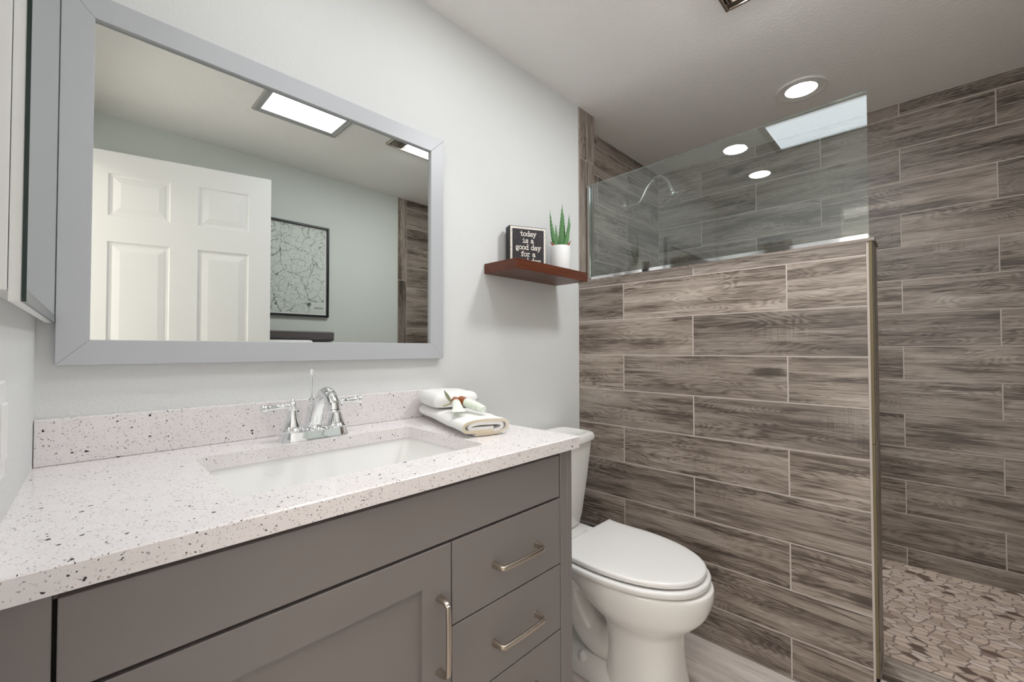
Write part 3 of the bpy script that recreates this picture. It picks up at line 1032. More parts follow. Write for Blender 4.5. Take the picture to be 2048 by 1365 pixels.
# ------------------------------------------------------------------ faucet
def faucet():
    fx, fy, z = 0.4225, -0.103, ZK + 0.0002
    r = thing('bathroom_faucet', 'chrome two-handle faucet with a lift rod behind the sink', 'faucet', (fx, fy, ZK))
    bm = bmesh.new()
    def stad(hl, hw, zz, n=12):
        out = []
        for sgn, a0 in ((1, -90), (-1, 90)):
            for k in range(n + 1):
                a = math.radians(a0 + 180 * k / n)
                out.append((fx + sgn * hl + hw * math.cos(a), fy + hw * math.sin(a), zz))
        return out
    loft(bm, [stad(0.0508, 0.0325, z), stad(0.0508, 0.0325, z + 0.003), stad(0.0508, 0.030, z + 0.008), stad(0.0508, 0.0275, z + 0.017), stad(0.0508, 0.0262, z + 0.0205), stad(0.0508, 0.0235, z + 0.0215)], True, True)
    obj('base_plate', bm, M['chrome'], r, smooth=True)
    for sx in (-1, 1):
        hx = fx + sx * 0.0525
        bm = bmesh.new()
        lathe(bm, [(0.0262, 0.021), (0.0268, 0.023), (0.0262, 0.0255), (0.0235, 0.0275), (0.0205, 0.034), (0.0165, 0.045), (0.0132, 0.056), (0.0115, 0.066), (0.011, 0.072), (0.0122, 0.0735), (0.0122, 0.0765), (0.008, 0.079), (0.009, 0.086), (0.0075, 0.0905), (0.0035, 0.093), (0.0045, 0.0955), (0.0025, 0.0985), (0.0, 0.0995)], (hx, fy, z), 32)
        h = obj('handle_body', bm, M['chrome'], r, smooth=True)
        bm = bmesh.new()
        d = Vector((sx, 0.02 * sx, -0.035 if sx < 0 else 0.02)).normalized()
        lathe(bm, [(0.0, 0.004), (0.0062, 0.006), (0.0058, 0.012), (0.0072, 0.014), (0.0072, 0.016), (0.0055, 0.018), (0.0068, 0.020), (0.0056, 0.022), (0.0062, 0.034), (0.0076, 0.048), (0.0086, 0.056), (0.0096, 0.058), (0.0096, 0.061), (0.0088, 0.062), (0.0096, 0.064), (0.0094, 0.067), (0.007, 0.0685), (0.0, 0.069)], (hx, fy, z + 0.083), 24, d)
        obj('lever', bm, M['chrome'], h, smooth=True)
    # spout
    bm = bmesh.new()
    lathe(bm, [(0.030, 0.0205), (0.0305, 0.024), (0.0285, 0.027), (0.0245, 0.030)], (fx, fy, z), 32)
    path = smooth_path([(fx, fy + 0.004, z + 0.026), (fx, fy - 0.004, z + 0.045), (fx, fy - 0.020, z + 0.074), (fx, fy - 0.042, z + 0.100), (fx, fy - 0.066, z + 0.1135), (fx, fy - 0.090, z + 0.108), (fx, fy - 0.105, z + 0.092), (fx, fy - 0.109, z + 0.078)], 7)
    tube(bm, path, [0.0235, 0.0185, 0.0158, 0.0150, 0.0148, 0.0146, 0.0140, 0.0142], 24)
    lathe(bm, [(0.0146, 0.0), (0.0152, -0.002), (0.0146, -0.006), (0.010, -0.0065)], (fx, fy - 0.1092, z + 0.079), 24, (0, 0.05, 1))
    obj('spout', bm, M['chrome'], r, smooth=True)
    bm = bmesh.new()
    ry = fy + 0.022
    lathe(bm, [(0.020, 0.020), (0.0165, 0.032), (0.0125, 0.052), (0.010, 0.068), (0.0085, 0.074), (0.0092, 0.0755), (0.0092, 0.078), (0.0055, 0.0795)], (fx, ry, z), 28)
    obj('rod_collar', bm, M['chrome'], r, smooth=True)
    bm = bmesh.new()
    lathe(bm, [(0.0024, 0.078), (0.0024, 0.084), (0.006, 0.0855), (0.0078, 0.090), (0.006, 0.0945), (0.0024, 0.096), (0.0024, 0.148), (0.0032, 0.1485), (0.0032, 0.153), (0.0040, 0.154), (0.0058, 0.160), (0.0082, 0.1655), (0.0080, 0.1668), (0.003, 0.1672), (0.0022, 0.169), (0.0, 0.1695)], (fx, ry, z), 24)
    obj('lift_rod', bm, M['chrome'], r, smooth=True)
faucet()

# ------------------------------------------------------------------ towels and toiletries on the counter
AX = Vector((0.30, 0.954, 0.0)).normalized()      # from the roll's front end toward the wall
WX = Vector((0.960, -0.28, 0.0)).normalized()     # across
TF = Vector((0.720, -0.402, ZK))                  # bottom centre of the front end
def jit(p, a, s):
    v = Vector(p) * s
    return Vector(p) + Vector((noise.noise(v), noise.noise(v + Vector((7, 0, 0))), noise.noise(v + Vector((0, 9, 0))))) * a

def spiral(wd, ht, th, turns=2.1, n=120):
    """centre line of a flattened roll: list of (u, v)"""
    out = []
    for i in range(n + 1):
        t = i / n
        a = 2 * PI * turns * t - PI * 0.55
        k = 1.0 - t * 0.80
        hw, hh = (wd / 2 - th / 2) * (0.42 + 0.58 * k), (ht / 2 - th / 2) * max(k, 0.10)
        c, s = math.cos(a), math.sin(a)
        c = math.copysign(abs(c) ** 0.55, c)
        s = math.copysign(abs(s) ** 0.75, s)
        out.append((c * hw, s * hh))
    return out

def ribbon_section(cl, th):
    L, Rr = [], []
    for i, p in enumerate(cl):
        q = Vector(cl[min(i + 1, len(cl) - 1)]) - Vector(cl[max(i - 1, 0)])
        nrm = Vector((-q.y, q.x))
        if nrm.length > 1e-9:
            nrm.normalize()
        L.append(Vector(p) + nrm * th / 2)
        Rr.append(Vector(p) - nrm * th / 2)
    return L + Rr[::-1]

def big_towel():
    r = thing('bath_towel', 'white bath towel folded into a long flat roll on the counter beside the sink', 'towel', tuple(TF))
    W_, H_ = 0.146, 0.048
    bm = bmesh.new()
    sec = ribbon_section(spiral(W_, H_, 0.0088), 0.0080)
    rings = []
    nseg = 22
    Lh = 0.372
    for i in range(nseg + 1):
        t = i / nseg
        s = Lh * t
        ring = []
        for (u, v) in sec:
            hh = 1.0 - 0.03 * t
            ww = 1.0 + 0.02 * math.sin(t * 5)
            p = TF + AX * (s - 0.012 * (v / H_) * (1 - t)) + WX * (u * ww) + Vector((0, 0, H_ / 2 * hh + v * hh + 0.0008))
            q = jit(p, 0.0022, 26.0)
            q.z = max(q.z, ZK + 0.0006)
            q.y = min(q.y, -0.0225)
            ring.append(q)
        rings.append(ring)
    loft(bm, rings, True, True)
    o = obj('towel_roll', bm, M['towel'], r, smooth=50)
    # cream hem on the outer turn of the front end
    bm = bmesh.new()
    cl = spiral(W_, H_, 0.0088)
    hem = ribbon_section(cl[:int(len(cl) * 0.52)], 0.0058)
    rings = []
    for e in (0.0006, -0.0012):
        ring = []
        for (u, v) in hem:
            p = TF + AX * (e - 0.012 * (v / H_)) + WX * u + Vector((0, 0, H_ / 2 + v + 0.0008))
            q = jit(p - AX * e, 0.0022, 26.0) + AX * e
            q.z = max(q.z, ZK + 0.0006)
            ring.append(q)
        rings.append(ring)
    loft(bm, rings, False, True)
    obj('hem', bm, M['towel_edge'], r, smooth=50)

def fold_pillow(name, label, c0, ax, wx, length, width, z0, h, par=None, seed=0.0):
    """a folded cloth slab: rounded on all sides, softly uneven"""
    bm = bmesh.new()
    nu, nv = 26, 18
    def surf(u, v, top):
        # u along, v across in -1..1
        e = max(0.0, 1 - abs(u) ** 7) * max(0.0, 1 - abs(v) ** 7)
        u, v = u * (1 - 0.08 * abs(v) ** 5), v * (1 - 0.08 * abs(u) ** 5)
        th = h / 2 * e ** (0.34 if top else 0.15)
        cz = z0 + h / 2
        z = cz + (th if top else -th)
        p = c0 + ax * (u * length / 2) + wx * (v * width / 2)
        d = 0.0035 * noise.noise(Vector((p.x * 22 + seed, p.y * 22, 3.0 if top else 0.0)))
        return Vector((p.x, min(p.y, -0.0215), max(z + (d * e if top else 0.0), z0)))
    for top in (True, False):
        g = [[bm.verts.new(surf(-1 + 2 * i / nu, -1 + 2 * j / nv, top)) for j in range(nv + 1)] for i in range(nu + 1)]
        for i in range(nu):
            for j in range(nv):
                bm.faces.new((g[i][j], g[i + 1][j], g[i + 1][j + 1], g[i][j + 1]))
    bmesh.ops.remove_doubles(bm, verts=bm.verts, dist=1e-5)
    return bm

big_towel()
r = thing('hand_towel', 'white hand towel folded on the wall end of the bath towel', 'towel', tuple(TF + AX * 0.27 + Vector((0, 0, 0.055))))
bm = fold_pillow('hand_towel', '', TF + AX * 0.285 + WX * 0.004, AX, WX, 0.184, 0.146, ZK + 0.0482, 0.043)
o = obj('towel_fold', bm, M['towel'], r, smooth='all')

def toiletry(name, label, cap, end, r_cap, r_body, colr, end_w, flat=True):
    cap, end = Vector(cap), Vector(end)
    d = (end - cap)
    L = d.length
    d.normalize()
    rt = thing(name, label, 'toiletry bottle', tuple((cap + end) / 2), 'toiletries on the towel')
    side = d.cross(Vector((0, 0, 1))).normalized()
    up = side.cross(d).normalized()
    bm = bmesh.new()
    rings = []
    tube_p = ((0.26, 0.70, 0.70), (0.29, 1.0, 1.0), (0.45, 1.03, 0.98), (0.65, 1.08, 0.80), (0.85, end_w * 0.97, 0.42), (0.95, end_w, 0.14), (1.0, end_w, 0.07))
    bottle_p = tuple((t, k, k) for t, k in ((0.26, 0.8), (0.28, 1.0), (0.5, 1.0), (0.72, 0.90), (0.88, 0.80), (0.885, 0.74), (0.97, 0.70), (1.0, 0.55)))
    for t, w_, h_ in (tube_p if flat else bottle_p):
        c = cap + d * (L * t)
        rings.append([c + side * (r_body * w_ * math.cos(2 * PI * j / 20)) + up * (r_body * h_ * math.sin(2 * PI * j / 20)) for j in range(20)])
    loft(bm, rings, True, True)
    n = NT('pale green lotion tube', Roughness=0.3)
    p = n.obj()
    f = n.maprange(n.noise(p, 190.0, 3.0, 0.6, 1.0), 0.52, 0.6)
    n.col(n.mix(f, colr, srgb(212, 224, 210)))
    obj('tube_body', bm, n.m, rt, smooth=True)
    bm = bmesh.new()
    lathe(bm, [(0.0, 0.0), (r_cap * 0.9, 0.0), (r_cap, 0.001), (r_cap, L * 0.255), (r_cap * 0.9, L * 0.262), (0.0, L * 0.262)], tuple(cap), 24, d)
    obj('screw_cap', bm, M['cap'], rt, smooth=True)
M['cap'] = plain('amber brown cap', srgb(150, 84, 44), 0.35)
toiletry('lotion_tube', 'pale green lotion tube with brown cap, flat end toward the sink', (0.7540, -0.2400, 0.9530), (0.6930, -0.3330, 0.9370), 0.0115, 0.0125, srgb(226, 234, 222), 1.35)
toiletry('lotion_bottle', 'pale green lotion bottle with brown cap, lying beside the flat-ended tube', (0.7660, -0.2500, 0.9540), (0.7530, -0.3620, 0.9405), 0.0125, 0.0132, srgb(228, 234, 222), 1.15, False)

def herb_sprig():
    r = thing('herb_sprig', 'small dried green leaf sprig tucked beside the lotion tubes', 'sprig', (0.735, -0.225, 0.943))
    bm = bmesh.new()
    tube(bm, [(0.716, -0.236, 0.9410), (0.730, -0.237, 0.9435), (0.746, -0.236, 0.9480)], 0.0018, 8)
    obj('stem', bm, plain('dry stem', srgb(158, 148, 108), 0.8), r, smooth=True)
    bm = bmesh.new()
    base, tip = Vector((0.748, -0.228, 0.948)), Vector((0.735, -0.214, 0.982))
    ax = tip - base
    sd = Vector((0.7, -0.7, 0.1)).normalized()
    nr = ax.normalized().cross(sd)
    rings = []
    for k in range(9):
        t = k / 8
        wv = 0.0052 * math.sin(PI * min(0.08 + t * 0.92, 0.985)) ** 0.8
        c = base + ax * t
        rings.append([c + sd * wv, c + nr * 0.0009 + sd * 0.0, c - sd * wv, c - nr * 0.0003])
    loft(bm, rings, True, True)
    obj('leaf', bm, plain('grey green leaf', srgb(140, 146, 118), 0.6), r, smooth=True)
herb_sprig()

# ------------------------------------------------------------------ floating shelf with sign and aloe
bm = bx(1.0790, 1.5115, -0.1695, -0.0006, 1.3815, 1.4190)
o = obj('floating_shelf', bm, M['shelf'], bevel=0.0015)
tag(o, 'red-brown stained floating wooden shelf on the wall above the toilet', 'shelf')

# stroke lettering, drawn as raised ribbons (typewriter style, with slab serifs)
def arc(cx, cy, rx, ry, a0, a1, n=14):
    return [(cx + rx * math.cos(math.radians(a0 + (a1 - a0) * i / n)), cy + ry * math.sin(math.radians(a0 + (a1 - a0) * i / n))) for i in range(n + 1)]
GL = {
    't': ([[(0.38, 1.38), (0.38, 0.28)] + arc(0.62, 0.28, 0.24, 0.25, 180, 330), [(0.05, 0.95), (0.75, 0.95)]], 0.90),
    'o': ([arc(0.5, 0.5, 0.42, 0.48, 0, 360, 24)], 1.0),
    'd': ([arc(0.46, 0.48, 0.38, 0.46, 0, 360, 24), [(0.66, 1.52), (0.84, 1.52), (0.84, 0.04), (1.0, 0.04)]], 1.05),
    'a': ([[(0.16, 0.80)] + arc(0.46, 0.68, 0.32, 0.29, 145, 0) + [(0.78, 0.04), (0.98, 0.04)], arc(0.44, 0.30, 0.34, 0.27, 0, 360, 20)], 1.0),
    'y': ([[(0.16, 0.95), (0.52, 0.06)], [(0.92, 0.95), (0.46, -0.20)] + arc(0.22, -0.26, 0.24, 0.22, 10, -110, 8), [(0.0, 0.95), (0.36, 0.95)], [(0.70, 0.95), (1.06, 0.95)]], 1.02),
    'i': ([[(0.18, 0.95), (0.45, 0.95), (0.45, 0.04)], [(0.10, 0.04), (0.80, 0.04)], [(0.43, 1.38), (0.45, 1.40)]], 0.85),
    's': ([[(0.80, 0.95), (0.80, 0.74)], arc(0.48, 0.73, 0.32, 0.23, 20, 270, 14) + arc(0.50, 0.26, 0.34, 0.24, 90, -160, 14)[1:], [(0.14, 0.05), (0.14, 0.28)]], 0.95),
    'g': ([arc(0.44, 0.58, 0.32, 0.36, 0, 360, 20), [(0.66, 0.84), (0.95, 0.95)], [(0.30, 0.24), (0.22, 0.10), (0.40, 0.0), (0.78, -0.04)] + arc(0.54, -0.24, 0.38, 0.22, 50, -230, 18)], 1.0),
    'f': ([[(0.40, 0.04), (0.40, 1.15)] + arc(0.64, 1.20, 0.24, 0.25, 180, 20, 10), [(0.10, 0.95), (0.74, 0.95)], [(0.14, 0.04), (0.70, 0.04)]], 0.88),
    'r': ([[(0.12, 0.95), (0.34, 0.95), (0.34, 0.04)], [(0.34, 0.60)] + arc(0.64, 0.62, 0.30, 0.33, 170, 40, 10), [(0.08, 0.04), (0.66, 0.04)]], 0.95),
    ' ': ([], 0.72),
    'A': ([[(0.05, 0.0), (0.5, 1.4), (0.95, 0.0)], [(0.22, 0.5), (0.78, 0.5)]], 1.15),
    'R': ([[(0.12, 0.0), (0.12, 1.4), (0.5, 1.4)] + arc(0.5, 1.03, 0.36, 0.36, 90, -90, 12) + [(0.12, 0.67)], [(0.5, 0.67), (0.92, 0.0)]], 1.12),
    'I': ([[(0.3, 0.0), (0.3, 1.4)]], 0.6),
    'Z': ([[(0.08, 1.4), (0.9, 1.4), (0.08, 0.0), (0.92, 0.0)]], 1.1),
    'O': ([arc(0.52, 0.7, 0.46, 0.7, 0, 360, 24)], 1.18),
    'N': ([[(0.1, 0.0), (0.1, 1.4), (0.9, 0.0), (0.9, 1.4)]], 1.12),
}
def write(bm, text, O, U, V, size, wt=0.2, lift=0.0004, gap=0.08, depth=0.0003):
    """text centred on O; U right, V up; size = x-height"""
    O, U, V = Vector(O), Vector(U), Vector(V)
    N = U.cross(V).normalized()
    tw = sum(GL[c][1] + gap for c in text) - gap
    x = -tw / 2
    lev = 0
    def P(p):
        return O + U * (p.x * size) + V * (p.y * size) + N * (lift + lev * 1.5e-5)
    for ch in text:
        for st in GL[ch][0]:
            pts = [Vector((p[0] + x, p[1])) for p in st]
            L, Rr = [], []
            m = len(pts)
            closed = (pts[0] - pts[-1]).length < 1e-4
            for i in range(m):
                if closed:
                    pv, nx = pts[(i - 1) % (m - 1)], pts[(i + 1) % (m - 1)]
                    q0, q1 = pts[i] - pv, nx - pts[i]
                else:
                    q0 = pts[i] - pts[i - 1] if i > 0 else pts[1] - pts[0]
                    q1 = pts[i + 1] - pts[i] if i < m - 1 else pts[i] - pts[i - 1]
                q0 = q0.normalized(); q1 = q1.normalized()
                n0 = Vector((-q0.y, q0.x)); n1 = Vector((-q1.y, q1.x))
                nn = n0 + n1
                if nn.length < 1e-3: nn = n0
                nn.normalize()
                k = min(1.0 / max(nn.dot(n0), 0.35), 2.2)
                e = Vector((0, 0))
                if not closed and i == 0: e = -q1 * wt * 0.4
                if not closed and i == m - 1: e = q0 * wt * 0.4
                L.append(pts[i] + e + nn * (wt / 2 * k)); Rr.append(pts[i] + e - nn * (wt / 2 * k))
            lv = [bm.verts.new(P(p)) for p in L]
            rv = [bm.verts.new(P(p)) for p in Rr]
            for i in range(m - 1):
                bm.faces.new((rv[i], rv[i + 1], lv[i + 1], lv[i]))
            lev += 1
        x += GL[ch][1] + gap

def block_sign():
    a = math.radians(-25.9)
    fl = Vector((1.1640, -0.0490, 1.4193))       # front bottom corner nearest the mirror
    U = Vector((math.cos(a), math.sin(a), 0))
    Nn = Vector((math.sin(a), -math.cos(a), 0))  # toward the viewer
    Vv = Vector((0, 0, 1))
    Wd, Hh, D = 0.1537, 0.1555, 0.040
    r = thing('block_sign', 'black block sign with white typewriter lettering on the floating shelf', 'sign', tuple(fl + U * Wd / 2 - Nn * D / 2))
    bm = bmesh.new()
    def quadbox(u0, u1, v0, v1, d0, d1, mi=0):
        ps = [fl + U * u + Vv * v + Nn * d for d in (d0, d1) for v in (v0, v1) for u in (u0, u1)]
        vs = [bm.verts.new(p) for p in ps]
        for f in ((0, 2, 3, 1), (4, 5, 7, 6), (0, 1, 5, 4), (2, 6, 7, 3), (0, 4, 6, 2), (1, 3, 7, 5)):
            bm.faces.new([vs[i] for i in f]).material_index = mi
    quadbox(0, Wd, 0, Hh, -D, 0)
    obj('block', bm, plain('black painted wood', (0.014, 0.014, 0.015), 0.55), r, bevel=0.001)
    n = NT('distressed white border', Roughness=0.7)
    n.col(n.mix(n.maprange(n.noise(n.obj(), 240.0, 3.0), 0.60, 0.70), srgb(226, 220, 210), srgb(90, 80, 76)))
    bm = bmesh.new()
    quadbox(0.0045, Wd - 0.0015, 0.003, Hh - 0.0025, 0.0002, 0.0007)
    obj('border', bm, n.m, r)
    n = NT('worn black print', Roughness=0.6)
    n.col(n.mix(n.maprange(n.noise(n.obj(), 130.0, 4.0, 0.7), 0.52, 0.75, 0.0, 0.75), srgb(30, 24, 30), srgb(92, 76, 84)))
    bm = bmesh.new()
    quadbox(0.0125, Wd - 0.0095, 0.010, Hh - 0.0105, 0.0008, 0.0012)
    obj('printed_face', bm, n.m, r)
    bm = bmesh.new()
    for i, line in enumerate(('today', 'is a', 'good day', 'for a', 'good day')):
        c = fl + U * (Wd / 2 + 0.001) + Vv * (Hh - 0.0375 - 0.0263 * i) + Nn * 0.0013
        write(bm, line, c, U, Vv, 0.0128, 0.20, 0.0003, 0.04)
    obj('lettering', bm, plain('cream lettering', srgb(240, 234, 224), 0.6), r, recalc=False)
block_sign()

def aloe():
    cx, cy, z0 = 1.425, -0.092, 1.4193
    r = thing('potted_aloe', 'small spiky aloe in a plain white cylinder pot on the floating shelf', 'plant', (cx, cy, z0))
    bm = bmesh.new()
    Rr, Hh = 0.0428, 0.108
    lathe(bm, [(0.0, 0.0), (Rr - 0.004, 0.0), (Rr - 0.001, 0.001), (Rr, 0.004), (Rr, Hh - 0.002), (Rr - 0.001, Hh), (Rr - 0.004, Hh), (Rr - 0.005, Hh - 0.012), (0.0, Hh - 0.012)], (cx, cy, z0), 40)
    obj('pot', bm, M['pot'], r, smooth=True)
    bm = bmesh.new()
    lathe(bm, [(0.037, Hh - 0.012), (0.034, Hh - 0.005), (0.02, Hh - 0.001), (0.0, Hh)], (cx, cy, z0), 20)
    obj('soil', bm, plain('dark potting soil', srgb(74, 52, 40), 0.95), r, smooth=True)
    n = NT('aloe green', Roughness=0.45)
    sp = n.add('ShaderNodeSeparateXYZ', {0: n.obj()})
    n.col(n.mix(n.noise(n.obj(), 60.0, 3.0), srgb(58, 104, 62), srgb(104, 150, 92)))
    green = n.m
    brown = plain('reddish dry leaf base', srgb(140, 78, 56), 0.7)
    Rt = Vector((0.70, -0.714, 0)); Fw = Vector((0.714, 0.70, 0))
    base = Vector((cx, cy, z0 + Hh - 0.006))
    def leaf(b, mid, tip, wd, mat, teeth=True, name='leaf'):
        b, mid, tip = [base + Rt * p[0] + Fw * p[1] + Vector((0, 0, p[2])) for p in (b, mid, tip)]
        bm = bmesh.new()
        n_ = 36
        rings = []
        for k in range(n_ + 1):
            t = k / n_
            c = b * (1 - t) ** 2 + mid * 2 * t * (1 - t) + tip * t * t
            tg = ((mid - b) * (1 - t) + (tip - mid) * t).normalized()
            out = (c - Vector((cx, cy, c.z)))
            sd = tg.cross(Fw).normalized()
            nr = sd.cross(tg).normalized()
            wv = wd * (0.75 + 0.5 * t) * (1 - t) ** 0.85 if t > 0.25 else wd * (0.62 + 1.1 * t) * 0.76
            wv = max(wd * ((1 - t) ** 0.9) * min(1.0, 0.72 + 1.2 * t), 0.0005)
            tooth = (0.0013 if (teeth and k % 3 == 1 and 2 < k < 33) else 0.0)
            thk = wv * 0.42
            rings.append([c + sd * (wv + tooth), c + sd * wv * 0.55 + nr * thk * 0.5, c + nr * thk * 0.15, c - sd * wv * 0.55 + nr * thk * 0.5,
                          c - sd * (wv + tooth), c - sd * wv * 0.5 - nr * thk, c - nr * thk * 1.3, c + sd * wv * 0.5 - nr * thk])
        loft(bm, rings, True, True)
        obj(name, bm, mat, r, smooth=True)
    leaf((-0.012, 0.0, 0.0), (-0.036, -0.004, 0.045), (-0.044, -0.012, 0.158), 0.0150, green)
    leaf((0.004, -0.006, 0.0), (0.003, -0.016, 0.08), (0.007, -0.020, 0.182), 0.0150, green)
    leaf((0.012, 0.010, 0.0), (0.020, 0.018, 0.08), (0.016, 0.024, 0.166), 0.0115, green)
    leaf((0.016, -0.002, 0.0), (0.036, 0.0, 0.05), (0.038, -0.002, 0.146), 0.0130, green)
    leaf((0.020, 0.004, 0.0), (0.034, 0.006, 0.05), (0.046, 0.008, 0.118), 0.0080, green)
    leaf((-0.006, 0.012, 0.0), (-0.012, 0.024, 0.05), (-0.016, 0.034, 0.115), 0.0110, green)
    leaf((-0.010, -0.014, 0.0), (-0.034, -0.022, 0.006), (-0.046, -0.018, 0.026), 0.0100, brown, False, 'dry_leaf')
    leaf((0.014, -0.016, 0.0), (0.034, -0.022, 0.006), (0.042, -0.020, 0.028), 0.0090, brown, False, 'dry_leaf')
aloe()

# ------------------------------------------------------------------ glass panel on the half wall
def glass_panel():
    xg = 1.7425
    yl, yr = -0.0185, -1.066
    bl, br_ = ptop(0) + 0.0115, ptop(yr) + 0.0115
    tl, tr_ = 1.890, 1.914
    r = thing('shower_glass_panel', 'clear frameless glass panel in chrome channels on top of the half wall', 'glass panel', (xg, (yl + yr) / 2, bl))
    def slab(x0, x1, q):
        bm = bmesh.new()
        a = [bm.verts.new((x0, p[0], p[1])) for p in q]
        b = [bm.verts.new((x1, p[0], p[1])) for p in q]
        bm.faces.new(a[::-1]); bm.faces.new(b)
        for i in range(4):
            k = (i + 1) % 4
            bm.faces.new((a[i], a[k], b[k], b[i]))
        return bm
    h = 0.0045
    bm = slab(xg - h, xg + h, [(yl, bl), (yr, br_), (yr, tr_), (yl, tl)])
    bmesh.ops.recalc_face_normals(bm, faces=bm.faces)
    for f in bm.faces:
        if abs(f.normal.x) < 0.5:
            f.material_index = 1
    e = NT('polished glass edge', Base_Color=(0.62, 0.76, 0.72), Roughness=0.12)
    e.set(e.b, 'Transmission Weight', 0.55)
    obj('glass_sheet', bm, [M['glass'], e.m], r)
    w_ = 0.0085
    bm = bmesh.new()
    for x0, x1 in ((xg - w_, xg - h - 0.0002), (xg + h + 0.0002, xg + w_)):
        b2 = slab(x0, x1, [(yl, bl), (yr + 0.003, br_), (yr + 0.003, br_ + 0.022), (yl, bl + 0.022)])
        me = bpy.data.meshes.new('tmp'); b2.to_mesh(me); b2.free(); bm.from_mesh(me); bpy.data.meshes.remove(me)
    obj('bottom_channel', bm, M['chrome'], r)
    bm = bmesh.new()
    for x0, x1 in ((xg - w_, xg - h - 0.0002), (xg + h + 0.0002, xg + w_)):
        b2 = slab(x0, x1, [(yl, bl + 0.0222), (yl - 0.011, bl + 0.0222), (yl - 0.011, tl), (yl, tl)])
        me = bpy.data.meshes.new('tmp'); b2.to_mesh(me); b2.free(); bm.from_mesh(me); bpy.data.meshes.remove(me)
    obj('side_channel', bm, M['chrome'], r)
glass_panel()

# ------------------------------------------------------------------ shower head
def shower_head():
    x = 2.285
    r = thing('gooseneck_shower', 'chrome gooseneck shower head on the recessed tiled wall', 'shower head', (x, YR, 1.949))
    bm = bmesh.new()
    lathe(bm, [(0.030, 0.0), (0.030, 0.003), (0.022, 0.009), (0.012, 0.013)], (x, YR - 0.0003, 1.945), 28, (0, -1, 0.0))
    obj('wall_flange', bm, M['chrome'], r, smooth=True)
    bm = bmesh.new()
    path = smooth_path([(x, YR - 0.008, 1.945), (x, 0.045, 1.942), (x, 0.006, 1.946), (x, -0.022, 1.975), (x, -0.050, 2.022), (x, -0.092, 2.058), (x, -0.138, 2.058), (x, -0.174, 2.020), (x, -0.193, 1.968)], 7)
    tube(bm, path, 0.0095, 16)
    obj('arm', bm, M['chrome'], r, smooth=True)
    bm = bmesh.new()
    ax = Vector((0, -0.36, -0.93)).normalized()
    lathe(bm, [(0.0, -0.004), (0.012, -0.002), (0.014, 0.008), (0.011, 0.012), (0.015, 0.018), (0.016, 0.028), (0.013, 0.033), (0.022, 0.040), (0.052, 0.050), (0.064, 0.056), (0.066, 0.062), (0.063, 0.066), (0.055, 0.067), (0.0, 0.068)], (x, -0.192, 1.975), 36, ax)
    obj('spray_head', bm, M['chrome'], r, smooth=True)
shower_head()

